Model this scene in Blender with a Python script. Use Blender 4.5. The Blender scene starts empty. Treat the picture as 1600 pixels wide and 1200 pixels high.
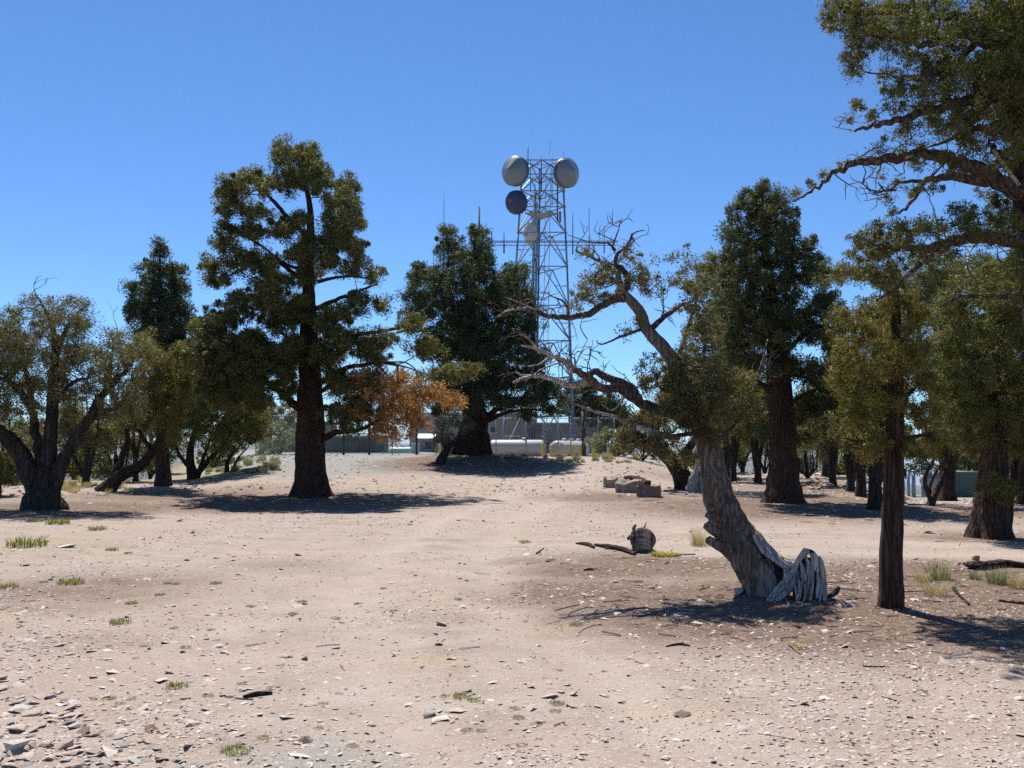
import bpy, math, numpy as np
from mathutils import Vector
R_ = math.radians
SC = bpy.context.scene
COL = SC.collection
F, CX, CY, HY, CAMZ = 1570.0, 800.0, 600.0, 690.0, 1.6
PITCH = math.atan((HY - CY) / F)
rng = np.random.default_rng(7)

# ------------------------------------------------------------------ camera mapping
def P(px, py, d):
    """point on the photo's ray at depth y = d (metres)"""
    u, v = (px - CX) / F, (CY - py) / F
    dy = math.cos(PITCH) - v * math.sin(PITCH)
    dz = math.sin(PITCH) + v * math.cos(PITCH)
    k = d / dy
    return np.array([u * k, d, CAMZ + dz * k])

def sm(a, b, t):
    t = np.clip((np.asarray(t, float) - a) / (b - a), 0, 1)
    return t * t * (3 - 2 * t)

# value noise, vectorised
_tab = np.random.default_rng(3).random((256, 256))
def vnoise(x, y):
    xi, yi = np.floor(x).astype(int), np.floor(y).astype(int)
    fx, fy = x - xi, y - yi
    fx, fy = fx * fx * (3 - 2 * fx), fy * fy * (3 - 2 * fy)
    a, b = _tab[xi & 255, yi & 255], _tab[(xi + 1) & 255, yi & 255]
    c, d = _tab[xi & 255, (yi + 1) & 255], _tab[(xi + 1) & 255, (yi + 1) & 255]
    return (a * (1 - fx) + b * fx) * (1 - fy) + (c * (1 - fx) + d * fx) * fy - 0.5
def fbm(x, y, o=4):
    s, a = 0, 1.0
    for i in range(o):
        s = s + a * vnoise(x + 17.3 * i, y + 5.7 * i); x, y, a = x * 2.03, y * 2.03, a * .5
    return s

MOUND = (P(740, 712, 45)[0], 45.0)
SNAG = (P(1215, 930, 10.5)[0], 10.5)
def gz(x, y):
    x, y = np.asarray(x, float), np.asarray(y, float)
    a = x / np.maximum(y, 8.0)
    r = np.sqrt(x * x + y * y)
    z = 0.82 * sm(28, 50, y) * sm(-.33, -.24, a) * (1 - sm(.10, .20, a))
    z = z - .3 * sm(50, 62, y) * sm(-.10, -.03, a) * (1 - sm(.10, .2, a))
    z = z + .34 * np.exp(-((x - MOUND[0]) ** 2 / 9 + (y - MOUND[1]) ** 2 / 10))
    z = z + .035 * np.exp(-((x - SNAG[0] - .25) ** 2 / .7 + (y - SNAG[1]) ** 2 / .6))
    z = z + .03 * np.exp(-((x - 3.75) ** 2 / .8 + (y - 9.85) ** 2 / .8))
    z = z + .25 * sm(.05, .0, 0 * a) * 0
    z = z - .052 * np.maximum(0, y - 25) * sm(.335, .40, a) * (1 - sm(90, 130, y) * .2)
    edge = 112 - 66 * sm(-.30, -.36, a) - 60 * sm(.16, .21, a) * (1 - sm(.34, .40, a))
    edge = np.where(y < 8, 90, edge)
    drop = np.maximum(0, r - edge)
    z = z - 330 * (1 - np.exp(-drop * .30 / 330))
    # far ranges across the valley
    far = sm(2500, 9500, r)
    ridge = 235 + 70 * vnoise(a * 6 + 9, y * 0 + 3.3) + 45 * vnoise(a * 17, y * 0 + 8.1) + 16 * vnoise(a * 60, y * 0)
    z = z + far * ridge + 120 * sm(300, 2500, r) * fbm(x / 900, y / 900)
    near = 1 - sm(60, 110, r)
    z = z + near * (.10 * vnoise(x / 4.1, y / 4.1) * sm(3, 12, r) + .035 * vnoise(x / 1.1, y / 1.1) + .018 * vnoise(x / .35, y / .35))
    # shallow wheel ruts sweeping along the track
    c = np.interp(y, [3, 6, 10, 15, 21, 28, 36, 46], [.9, .1, -.9, -1.2, -.8, .4, 1.6, 2.4])
    z = z - near * .04 * (np.exp(-((x - c - .78) / .3) ** 2) + np.exp(-((x - c + .78) / .3) ** 2)) * (1 - sm(24, 32, y)) * sm(2, 4, y)
    return z
def g1(x, y): return float(gz(np.array([x]), np.array([y]))[0])
def on_ground(px, py, d0=None):
    """photo pixel -> the ground point its ray meets"""
    p = P(px, py, 1.0); lo, hi = 3.0, 110.0
    for _ in range(2):
        d = np.geomspace(lo, hi, 400); zz = CAMZ + (p[2] - CAMZ) * d; k = np.nonzero(zz <= gz(p[0] * d, d))[0]
        if not len(k): break
        lo, hi = d[max(k[0] - 1, 0)], d[k[0]]
    if len(k): return np.array([p[0] * hi, hi, g1(p[0] * hi, hi)])
    p = P(px, py, 50); return np.array([p[0], p[1], g1(p[0], p[1])])

# ------------------------------------------------------------------ mesh helpers
def raw_mesh(name, V, Q, mat, smooth=True):
    """V (n,3); Q (m,k) with equal k"""
    V = np.ascontiguousarray(V, np.float32); Q = np.ascontiguousarray(Q, np.int32)
    me = bpy.data.meshes.new(name)
    n, (m, k) = len(V), Q.shape
    me.vertices.add(n); me.vertices.foreach_set('co', V.ravel())
    me.loops.add(m * k); me.loops.foreach_set('vertex_index', Q.ravel())
    me.polygons.add(m); me.polygons.foreach_set('loop_start', np.arange(0, m * k, k, dtype=np.int32))
    me.update(calc_edges=True)
    if mat: me.materials.append(mat)
    me.polygons.foreach_set('use_smooth', np.full(m, smooth, dtype=bool))
    return me
def link(name, me, parent=None, loc=(0, 0, 0)):
    o = bpy.data.objects.new(name, me); COL.objects.link(o)
    o.location = loc
    if parent: o.parent = parent
    return o
def tag(o, label=None, cat=None, group=None, kind=None):
    if label: o['label'] = label
    if cat: o['category'] = cat
    if group: o['group'] = group
    if kind: o['kind'] = kind
    return o
def empty(name, loc, label, cat, group=None):
    o = bpy.data.objects.new(name, None); COL.objects.link(o); o.location = loc
    o.empty_display_size = .2
    return tag(o, label, cat, group)
def nrm(v):
    v = np.asarray(v, float); return v / np.maximum(np.linalg.norm(v, axis=-1, keepdims=True), 1e-9)

class MB:
    """collects quads (tris as degenerate-free quads are avoided: uses from_pydata)"""
    def __init__(s): s.v, s.f = [], []
    def add(s, V, Fc):
        b = len(s.v); s.v += [tuple(map(float, p)) for p in V]; s.f += [tuple(i + b for i in f) for f in Fc]; return s
    def box(s, lo, hi, rz=0, c=None):
        x0, y0, z0 = lo; x1, y1, z1 = hi
        V = np.array([(x0, y0, z0), (x1, y0, z0), (x1, y1, z0), (x0, y1, z0), (x0, y0, z1), (x1, y0, z1), (x1, y1, z1), (x0, y1, z1)], float)
        if rz:
            c = np.array(c if c is not None else V.mean(0)); ca, sa = math.cos(rz), math.sin(rz)
            d = V - c; V = np.stack([c[0] + d[:, 0] * ca - d[:, 1] * sa, c[1] + d[:, 0] * sa + d[:, 1] * ca, V[:, 2]], 1)
        return s.add(V, [(0, 3, 2, 1), (4, 5, 6, 7), (0, 1, 5, 4), (1, 2, 6, 5), (2, 3, 7, 6), (3, 0, 4, 7)])
    def tube(s, a, b, r0, r1=None, n=8, caps=True):
        a, b = np.array(a, float), np.array(b, float); r1 = r0 if r1 is None else r1
        t = nrm(b - a); u = nrm(np.cross(t, [0, 0, 1] if abs(t[2]) < .9 else [1, 0, 0])); w = np.cross(t, u)
        A = np.arange(n) * 2 * math.pi / n
        ring = np.cos(A)[:, None] * u + np.sin(A)[:, None] * w
        V = np.concatenate([a + ring * r0, b + ring * r1])
        Fc = [(i, (i + 1) % n, n + (i + 1) % n, n + i) for i in range(n)]
        if caps: Fc += [tuple(range(n - 1, -1, -1)), tuple(range(n, 2 * n))]
        return s.add(V, Fc)
    def lathe(s, prof, o, axis, n=20):
        """prof [(t, r)] along axis from o; r=0 closes"""
        o = np.array(o, float); t = nrm(axis); u = nrm(np.cross(t, [0, 0, 1] if abs(t[2]) < .9 else [1, 0, 0])); w = np.cross(t, u)
        A = np.arange(n) * 2 * math.pi / n; ring = np.cos(A)[:, None] * u + np.sin(A)[:, None] * w
        V, Fc, k = [], [], len(prof)
        for (h, r) in prof: V += list(o + t * h + ring * max(r, 1e-4))
        for i in range(k - 1):
            for j in range(n): Fc.append((i * n + j, i * n + (j + 1) % n, (i + 1) * n + (j + 1) % n, (i + 1) * n + j))
        Fc += [tuple(range(n - 1, -1, -1)), tuple(range((k - 1) * n, k * n))]
        return s.add(V, Fc)
    def build(s, name, mat, parent=None, smooth=False, org=None, bevel=0):
        V = np.array(s.v); org = np.zeros(3) if org is None else np.array(org, float)
        me = bpy.data.meshes.new(name); me.from_pydata([tuple(p) for p in (V - org)], [], s.f); me.update()
        if mat: me.materials.append(mat)
        if smooth:
            for p in me.polygons: p.use_smooth = len(p.vertices) < 6
        o = link(name, me, parent)
        if parent is None: o.location = org
        if bevel:
            m = o.modifiers.new('bevel', 'BEVEL'); m.width = bevel; m.segments = 2; m.limit_method = 'ANGLE'
        return o

# ------------------------------------------------------------------ materials
def new_mat(name):
    m = bpy.data.materials.new(name); m.use_nodes = True
    nt = m.node_tree; nt.nodes.clear()
    out = nt.nodes.new('ShaderNodeOutputMaterial'); return m, nt, out
def N(nt, t, **kw):
    n = nt.nodes.new(t)
    for k, v in kw.items():
        if k.startswith('i_'):
            key = k[2:]; n.inputs[int(key) if key.isdigit() else key.replace('_', ' ')].default_value = v
        else: setattr(n, k, v)
    return n
def ramp(nt, fac, stops, interp='LINEAR'):
    r = nt.nodes.new('ShaderNodeValToRGB'); cr = r.color_ramp; cr.interpolation = interp
    while len(cr.elements) < len(stops): cr.elements.new(.5)
    for e, (p, c) in zip(cr.elements, stops): e.position = p; e.color = (*c, 1)
    nt.links.new(fac, r.inputs[0]); return r.outputs[0]
def mixc(nt, fac, a, b, mode='MIX'):
    m = nt.nodes.new('ShaderNodeMix'); m.data_type = 'RGBA'; m.blend_type = mode
    for sock, v in ((m.inputs[0], fac), (m.inputs[6], a), (m.inputs[7], b)):
        if hasattr(v, 'links') or hasattr(v, 'is_linked'): nt.links.new(v, sock)
        elif isinstance(v, tuple): sock.default_value = (*v, 1)
        else: sock.default_value = v
    return m.outputs[2]
def noise(nt, scale, detail=4, rough=.6, vec=None, sc=None):
    n = N(nt, 'ShaderNodeTexNoise', i_Scale=scale, i_Detail=detail, i_Roughness=rough)
    if vec is not None: nt.links.new(vec, n.inputs['Vector'])
    return n.outputs['Fac']
def mapped(nt, scale=(1, 1, 1)):
    tc = nt.nodes.new('ShaderNodeTexCoord'); mp = nt.nodes.new('ShaderNodeMapping')
    nt.links.new(tc.outputs['Object'], mp.inputs[0]); mp.inputs['Scale'].default_value = scale; return mp.outputs[0]
def math_(nt, op, a, b=0.0):
    m = nt.nodes.new('ShaderNodeMath'); m.operation = op
    for s, v in ((m.inputs[0], a), (m.inputs[1], b)):
        if isinstance(v, (int, float)): s.default_value = v
        else: nt.links.new(v, s)
    return m.outputs[0]

def leaf_mat(name, stops, var, transl=.36):
    """stops: per-leaf colours; var: two tones mixed by metre-scale noise"""
    m, nt, out = new_mat(name)
    geo = nt.nodes.new('ShaderNodeNewGeometry')
    c1 = ramp(nt, geo.outputs['Random Per Island'], [(q, tuple(x * m_ for x, m_ in zip(k, (1.28, 1.36, 1.32)))) for q, k in stops])
    f = noise(nt, 1.1, 3, .6, mapped(nt)); f = ramp(nt, f, [(.42, (0, 0, 0)), (.6, (1, 1, 1))])
    c = mixc(nt, f, c1, mixc(nt, 1.0, c1, var, 'MULTIPLY'))
    d = N(nt, 'ShaderNodeBsdfPrincipled', i_Roughness=.62); nt.links.new(c, d.inputs['Base Color'])
    d.inputs['Specular IOR Level'].default_value = .25
    t = N(nt, 'ShaderNodeBsdfTranslucent'); nt.links.new(mixc(nt, 1.0, c, (1.25, 1.2, .6), 'MULTIPLY'), t.inputs[0])
    mx = N(nt, 'ShaderNodeMixShader', i_0=transl)
    nt.links.new(d.outputs[0], mx.inputs[1]); nt.links.new(t.outputs[0], mx.inputs[2]); nt.links.new(mx.outputs[0], out.inputs[0])
    return m
def bark_mat(name, dark, light, zs=.16, scale=14, bump=.9, hi=None):
    m, nt, out = new_mat(name)
    v = mapped(nt, (1, 1, zs)); n1 = noise(nt, scale, 6, .65, v)
    w = N(nt, 'ShaderNodeTexVoronoi', feature='DISTANCE_TO_EDGE', i_Scale=scale * .8)
    nt.links.new(v, w.inputs['Vector'])
    crk = math_(nt, 'MINIMUM', math_(nt, 'MULTIPLY', w.outputs['Distance'], 11.0), 1.0)
    c = mixc(nt, crk, tuple(x * .7 for x in dark), ramp(nt, n1, [(.36, dark), (.66, light)]))
    if hi:
        n3 = ramp(nt, noise(nt, 2.2, 3, .6, mapped(nt, (1, 1, .35))), [(.5, (0, 0, 0)), (.62, (1, 1, 1))]); c = mixc(nt, n3, c, mixc(nt, n1, hi, light))
    p = N(nt, 'ShaderNodeBsdfPrincipled', i_Roughness=.9); p.inputs['Specular IOR Level'].default_value = .2
    nt.links.new(c, p.inputs['Base Color'])
    h = math_(nt, 'ADD', n1, math_(nt, 'MINIMUM', math_(nt, 'MULTIPLY', w.outputs['Distance'], 2.5), .5))
    b = N(nt, 'ShaderNodeBump', i_Strength=bump, i_Distance=.07); nt.links.new(h, b.inputs['Height']); nt.links.new(b.outputs[0], p.inputs['Normal'])
    nt.links.new(p.outputs[0], out.inputs[0]); return m
def plain_mat(name, col, col2=None, rough=.6, metal=0.0, scale=3, bump=0, spec=.4):
    m, nt, out = new_mat(name)
    p = N(nt, 'ShaderNodeBsdfPrincipled', i_Roughness=rough, i_Metallic=metal); p.inputs['Specular IOR Level'].default_value = spec
    f = noise(nt, scale, 5, .65, mapped(nt)); c = ramp(nt, f, [(.35, col), (.7, col2 or tuple(x * .8 for x in col))])
    nt.links.new(c, p.inputs['Base Color'])
    if bump:
        b = N(nt, 'ShaderNodeBump', i_Strength=bump, i_Distance=.02); nt.links.new(noise(nt, scale * 8, 5, .7, mapped(nt)), b.inputs['Height']); nt.links.new(b.outputs[0], p.inputs['Normal'])
    nt.links.new(p.outputs[0], out.inputs[0]); return m
def stone_mat(name, stops, rough=.9):
    m, nt, out = new_mat(name)
    geo = nt.nodes.new('ShaderNodeNewGeometry'); c = ramp(nt, geo.outputs['Random Per Island'], stops)
    oi = nt.nodes.new('ShaderNodeObjectInfo')
    f = noise(nt, 30, 4, .7, mapped(nt)); c = mixc(nt, ramp(nt, f, [(.35, (0, 0, 0)), (.75, (.6, .6, .6))]), c, mixc(nt, 1.0, c, (.66, .6, .56), 'MULTIPLY'))
    p = N(nt, 'ShaderNodeBsdfPrincipled', i_Roughness=rough); p.inputs['Specular IOR Level'].default_value = .2
    nt.links.new(c, p.inputs['Base Color'])
    b = N(nt, 'ShaderNodeBump', i_Strength=.5, i_Distance=.01); nt.links.new(f, b.inputs['Height']); nt.links.new(b.outputs[0], p.inputs['Normal'])
    nt.links.new(p.outputs[0], out.inputs[0]); return m
def rock_mat(name, a, b_, seedc=None):
    m, nt, out = new_mat(name)
    oi = nt.nodes.new('ShaderNodeObjectInfo')
    base = ramp(nt, oi.outputs['Random'], [(0, a), (.5, b_), (1, tuple(.5 * (x + y) * 1.05 for x, y in zip(a, b_)))])
    v = mapped(nt); f = noise(nt, 9, 6, .7, v)
    c = mixc(nt, ramp(nt, f, [(.4, (0, 0, 0)), (.65, (1, 1, 1))]), base, mixc(nt, 1.0, base, (.62, .55, .5), 'MULTIPLY'))
    p = N(nt, 'ShaderNodeBsdfPrincipled', i_Roughness=.9); p.inputs['Specular IOR Level'].default_value = .2
    nt.links.new(c, p.inputs['Base Color'])
    b = N(nt, 'ShaderNodeBump', i_Strength=.7, i_Distance=.015); nt.links.new(noise(nt, 28, 6, .7, v), b.inputs['Height']); nt.links.new(b.outputs[0], p.inputs['Normal'])
    nt.links.new(p.outputs[0], out.inputs[0]); return m

M = {}
# foliage
M['jun'] = leaf_mat('juniper_foliage', [(0, (.050, .056, .017)), (.35, (.082, .080, .024)), (.7, (.122, .104, .034)), (1, (.165, .120, .046))], (.70, .85, .75))
M['gold'] = leaf_mat('golden_juniper_foliage', [(0, (.070, .070, .018)), (.4, (.125, .104, .028)), (.8, (.170, .125, .036)), (1, (.215, .135, .046))], (.75, .85, .8))
M['dark'] = leaf_mat('dark_conifer_foliage', [(0, (.030, .038, .016)), (.5, (.058, .062, .022)), (1, (.105, .096, .036))], (.75, .9, 1.0))
M['deep'] = leaf_mat('blue_green_foliage', [(0, (.024, .035, .016)), (.5, (.045, .054, .022)), (1, (.090, .086, .032))], (.7, .9, 1.0))
M['olive'] = leaf_mat('mahogany_leaves', [(0, (.060, .060, .026)), (.5, (.105, .092, .036)), (1, (.170, .130, .062))], (.85, .85, .9))
M['greyleaf'] = leaf_mat('dry_grey_foliage', [(0, (.14, .12, .085)), (.5, (.19, .15, .10)), (1, (.11, .11, .05))], (.8, .8, .8))
M['rust'] = leaf_mat('dead_rust_foliage', [(0, (.24, .115, .040)), (.5, (.36, .185, .070)), (1, (.46, .28, .13))], (.75, .65, .6), .3)
M['grass'] = leaf_mat('green_grass', [(0, (.075, .105, .026)), (.6, (.13, .15, .045)), (1, (.28, .24, .11))], (.9, .9, .8), .35)
M['drygrass'] = leaf_mat('dry_grass', [(0, (.30, .225, .135)), (.6, (.38, .295, .18)), (1, (.22, .19, .10))], (.85, .85, .8), .3)
M['sage'] = leaf_mat('sage_leaves', [(0, (.12, .15, .09)), (.6, (.19, .20, .12)), (1, (.26, .24, .15))], (.85, .9, .8), .25)
M['moss'] = leaf_mat('yellow_moss', [(0, (.26, .22, .06)), (.6, (.36, .29, .08)), (1, (.22, .20, .06))], (.85, .9, .8), .25)
# bark
M['bark'] = bark_mat('brown_bark', (.026, .017, .013), (.095, .063, .047))
M['redbark'] = bark_mat('reddish_bark', (.040, .022, .016), (.150, .084, .060), .10, 24)
M['greybark'] = bark_mat('grey_bark', (.026, .021, .018), (.100, .081, .068))
M['snag'] = bark_mat('weathered_snag_bark', (.105, .080, .064), (.35, .28, .235), .08, 28, .7, (.48, .415, .365))
M['silver'] = bark_mat('silver_dead_wood', (.30, .27, .245), (.66, .62, .58), .07, 28, .5)
M['limb'] = bark_mat('pinkish_limb_bark', (.07, .048, .038), (.26, .19, .155), .5, 18)
M['rawwood'] = bark_mat('raw_orange_wood', (.20, .095, .035), (.34, .19, .085), .12, 24)

# ------------------------------------------------------------------ trees
def catmull(pts, step):
    pts = np.array(pts, float)
    if len(pts) < 3:
        n = max(2, int(np.linalg.norm(pts[-1, :3] - pts[0, :3]) / step) + 1)
        return pts[0] + (pts[-1] - pts[0]) * np.linspace(0, 1, n)[:, None]
    ext = np.vstack([2 * pts[0] - pts[1], pts, 2 * pts[-1] - pts[-2]]); out = []
    for i in range(len(pts) - 1):
        p0, p1, p2, p3 = ext[i:i + 4]; n = max(2, int(math.ceil(np.linalg.norm(p2[:3] - p1[:3]) / step)))
        for t in np.arange(n) / n:
            out.append(.5 * (2 * p1 + (p2 - p0) * t + (2 * p0 - 5 * p1 + 4 * p2 - p3) * t * t + (3 * p1 - p0 - 3 * p2 + p3) * t ** 3))
    out.append(pts[-1]); out = np.array(out); out[:, 3:] = np.maximum(out[:, 3:], .001); return out

def tube_arrays(path, sides, r, ridge=0.0, flare=None, twist=.3, lump=0.0, ridges=9):
    """path: (n,4) x y z radius -> V, Q of a ridged tube with closed ends"""
    n = len(path); c = path[:, :3]; rad = path[:, 3]
    t = nrm(np.gradient(c, axis=0)); ref = np.array([.13, .97, .2]); u = nrm(np.cross(t, ref)); w = np.cross(t, u)
    A = np.arange(sides) * 2 * math.pi / sides
    s = np.concatenate([[0], np.cumsum(np.linalg.norm(np.diff(c, axis=0), axis=1))])
    ph = r.random(6) * 6.28
    AA = A[None, :] + s[:, None] * twist
    mod = 1 + ridge * (np.sin(AA * ridges + ph[0] + 1.5 * np.sin(s[:, None] * 1.3)) * .5 + np.sin(AA * (ridges // 2 + 1) + ph[1]) * .5 + .5 * np.sin(AA * (ridges * 2 + 1) + ph[2] + s[:, None] * 2))
    if lump: mod = mod + lump * (vnoise(AA * 1.4 + ph[3] * 9, s[:, None] / np.maximum(rad[:, None], .02) * .55 + ph[4] * 9) * 2)
    if flare is not None:
        fl = flare[1] * np.exp(-s[:, None] / flare[0]); mod = mod + fl * (1 + .55 * np.sin(A[None, :] * 4 + ph[5]) + .35 * np.sin(A[None, :] * 7 + ph[3]))
    V = c[:, None, :] + (np.cos(A)[None, :, None] * u[:, None, :] + np.sin(A)[None, :, None] * w[:, None, :]) * (rad[:, None] * mod)[:, :, None]
    V = V.reshape(-1, 3); i = np.arange(n - 1)[:, None] * sides; j = np.arange(sides)[None, :]; j2 = (j + 1) % sides
    Q = np.stack([i + j, i + j2, i + sides + j2, i + sides + j], -1).reshape(-1, 4)
    V = np.vstack([V, c[-1] + t[-1] * rad[-1] * .6, c[0]]); e = len(V) - 2; k = (n - 1) * sides
    jj = np.arange(sides); cap = np.stack([k + jj, k + (jj + 1) % sides, np.full(sides, e), np.full(sides, e)], -1)
    return V, Q, [(int(k + a), int(k + (a + 1) % sides), e) for a in range(sides)]
def join_tubes(parts):
    Vs, Qs, Ts, b = [], [], [], 0
    for V, Q, T in parts:
        Vs.append(V); Qs.append(Q + b); Ts.append(np.array(T) + b); b += len(V)
    return np.vstack(Vs), np.vstack(Qs), np.vstack(Ts)
def tubes_mesh(name, parts, mat):
    V, Q, T = join_tubes(parts)
    m, k = len(Q), len(T)
    me = bpy.data.meshes.new(name); me.vertices.add(len(V)); me.vertices.foreach_set('co', V.astype(np.float32).ravel())
    loops = np.concatenate([Q.ravel(), T.ravel()]).astype(np.int32)
    me.loops.add(len(loops)); me.loops.foreach_set('vertex_index', loops); me.polygons.add(m + k)
    me.polygons.foreach_set('loop_start', np.concatenate([np.arange(m) * 4, m * 4 + np.arange(k) * 3]).astype(np.int32))
    me.update(calc_edges=True); me.materials.append(mat); me.polygons.foreach_set('use_smooth', np.ones(m + k, bool)); return me

def leaves_mesh(name, C, Rt, out, m, l, w, mat, r, flat=.5, up=.35, trail=None):
    """C (T,3) tuft centres, Rt (T,) radii, out (T,3) outward directions"""
    T = len(C); n = T * m
    ci = np.repeat(np.arange(T), m)
    l, w = l * 1.12, w * .74
    d = nrm(r.normal(size=(n, 3)) + np.array([0, 0, up]) + out[ci] * .55)
    rad = r.random(n) ** .58 * 1.15; p = C[ci] + d * (Rt[ci] * rad)[:, None]
    rnd = r.normal(size=(n, 3))
    tang = r.random(n) < flat
    ax = np.where(tang[:, None], nrm(np.cross(d, rnd)) + .25 * rnd, d + .7 * rnd * .6); ax = nrm(ax)
    sd = np.where(tang[:, None], np.cross(d, ax), np.cross(ax, rnd)); sd = nrm(sd)
    s = (.55 + .8 * r.random(n)) * (.85 + .3 * rad); L = (l * s)[:, None]; W = (w * s)[:, None]
    V = np.stack([p - ax * L * .5, p + sd * W * .5, p + ax * L * .5, p - sd * W * .5], 1).reshape(-1, 3)
    Q = np.arange(n * 4).reshape(-1, 4)
    return raw_mesh(name, V, Q, mat, smooth=False)

HAZE = 4e-5
DENS = 5.5
LEAVES = [0]
def tree(name, label, cat, d, trunk, limbs=(), blobs=(), leaf='jun', bark='bark', tuft=(.28, 60), lsize=(.11, .04), dens=1.0,
         depth=1.0, seed=1, group=None, dead=None, dead_mat='rust', bleached=(), twig_r=.006, sides=24, flare=(.30, .32), ridge=.09,
         flat=.5, bare=0, limb_mat=None, lump=.10, minpy=None, dmax=None, bare_len=.5, parts_bark='limb', leanback=0.0):
    r = np.random.default_rng(seed)
    px = d / F
    base = P(trunk[0][0], trunk[0][1], d); base[2] = g1(base[0], base[1])
    shift = base[2] - P(trunk[0][0], trunk[0][1], d)[2]
    def W(x, y, off=0.0):
        return P(x, y, d + off + leanback * max(0, trunk[0][1] - y) * px)
    tp = []
    for k, it in enumerate(trunk):
        q = W(it[0], it[1], it[3] if len(it) > 3 else 0.0)
        if k == 0: q[2] = base[2] - .12
        tp.append([*q, it[2]])
    step = max(.08, min(.3, d * .008))
    tpath = catmull(tp, step)
    tpath[1:-1, :3] += r.normal(size=(len(tpath) - 2, 3)) * np.minimum(.012, tpath[1:-1, 3:] * .03)
    wood = [tube_arrays(tpath, sides, r, ridge, flare, .25, lump)]
    nodes, par, rad, first = [list(p[:3]) for p in tpath], list(range(-1, len(tpath) - 1)), list(tpath[:, 3]), [False] * len(tpath)
    fixed = len(nodes)
    zmin = tp[0][2] + .25 * (tp[-1][2] - tp[0][2]) if minpy is None else P(0, minpy, d)[2]
    grow = [p[2] > zmin for p in tpath]
    bl = []; limb_paths = []
    for k, lb in enumerate(list(limbs) + list(bleached)):
        pts, r0, r1, off = lb[:4]; n = len(pts)
        q = []
        for i, (x, y) in enumerate(pts):
            f = i / (n - 1); q.append([*W(x, y, off * f ** 1.2), r0 + (r1 - r0) * f ** .8])
        path = catmull(q, step * .7)
        path[1:-1, :3] += r.normal(size=(len(path) - 2, 3)) * min(.02, r0 * .12) if len(path) > 2 else 0
        arr = tube_arrays(path, max(7, sides // 2), r, ridge * .8, None, .4, lump * .5)
        (bl if k >= len(limbs) else limb_paths).append(arr)
        isbl = k >= len(limbs)
        b = len(nodes)
        for i, p in enumerate(path):
            nodes.append(list(p[:3])); par.append(b + i - 1 if i else -1); rad.append(p[3]); first.append(False); grow.append(i > len(path) * .15 and not isbl)
        limb_nodes_b = (b, len(nodes))
        if isbl or bare:
            pass
    nfix = len(nodes)
    # tufts from the crown's lobes
    allb = [(*b, 0) for b in blobs] + [(*b, 1) for b in (dead or ())]
    tx = lambda py: np.interp(-py, [-t[1] for t in trunk], [t[0] for t in trunk]) if trunk[0][1] > trunk[-1][1] else trunk[0][0]
    C, Rr, isd, outs = [], [], [], []
    for b in allb:
        bx, by, rx, ry = b[:4]; dd = b[-1]; off0 = b[4] if len(b) == 6 else None
        Wd = max([abs(q[0] - tx(q[1])) + q[2] * .6 for q in allb if abs(q[1] - by) < q[3] + ry + 5] + [rx])
        h = abs(bx - tx(by)); dep = math.sqrt(max(0, Wd * Wd - h * h)) * px * depth
        if dmax: dep = min(dep, dmax)
        tr = tuft[0] / px
        n = max(2, int(DENS * dens * (.85 if dd else 1) * (1.0 + .9 * dep / (dep + .8 * max(rx, ry) * px + .01)) * rx * ry / (tr * tr) * 1.1))
        v = nrm(r.normal(size=(n, 3))) * (r.random(n) ** .42 * 1.03)[:, None]; v += r.normal(size=(n, 3)) * .34 * (r.random((n, 1)) < .22)
        noff = max(1, int(round(dep / (max(rx, ry) * px * .9 + .01))))
        slot = (r.integers(0, noff + 1, n) / noff * 2 - 1) if noff > 0 else np.zeros(n)
        off = dep * slot * .85 + v[:, 1] * rx * px * .9
        if off0 is not None: off = off0 + v[:, 1] * rx * px * .9
        for i in range(n):
            q = W(bx + v[i, 0] * rx, by + v[i, 2] * -ry, off[i])
            C.append(q); isd.append(dd); Rr.append(tuft[0] * (.45 + .95 * r.random() ** 1.3))
            outs.append(nrm(np.array([v[i, 0], np.sign(off[i]) * .4 + v[i, 1] * .6, v[i, 2] + .2])))
    LEAVES[0] += len(C) * tuft[1]; open("/tmp/leaf.log","a").write(f"{name} {d} {len(C)} {LEAVES[0]}\n")
    C = np.array(C); Rr = np.array(Rr); isd = np.array(isd); outs = np.array(outs)
    if len(C):
        # twigs: grow greedily from the nearest wood
        cap = nfix + len(C) * 14; NP = np.zeros((cap, 3)); NP[:nfix] = nodes; cnt = nfix
        G = np.zeros(cap, bool); G[:nfix] = grow
        d0 = np.array([np.min(np.sum((NP[:nfix][G[:nfix]] - c) ** 2, 1)) for c in C])
        for t in np.argsort(d0):
            c = C[t]; dv = c - NP[:cnt]; dist = np.sqrt((dv * dv).sum(1)) + np.maximum(0, -dv[:, 2]) * .5 + np.where(G[:cnt], 0, 1e9)
            j = int(np.argmin(dist)); a = NP[j]; L = np.linalg.norm(c - a)
            k = max(1, min(12, int(L / (step * .9)) + 1)); sag = np.array([0, 0, -.14 * L]) + r.normal(size=3) * .1 * L
            ts = np.arange(1, k + 1) / k
            pth = a + (c - a) * ts[:, None] + sag * (4 * ts * (1 - ts))[:, None] * .5
            if k > 2: pth[:-1] += r.normal(size=(k - 1, 3)) * .035 * min(L, 1.0)
            for i in range(k):
                NP[cnt] = pth[i]; par.append(j if i == 0 else cnt - 1); rad.append(0); first.append(i == 0); G[cnt] = True; cnt += 1
        NP = NP[:cnt]; par_a = np.array(par); num = np.zeros(cnt)
        haskid = np.zeros(cnt, bool); haskid[par_a[nfix:]] = True
        for i in range(cnt - 1, nfix - 1, -1):
            if num[i] == 0: num[i] = 1
            if par_a[i] >= nfix: num[par_a[i]] += num[i]
        rad = np.array(rad, float); rad[nfix:] = twig_r * num[nfix:] ** .48
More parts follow.
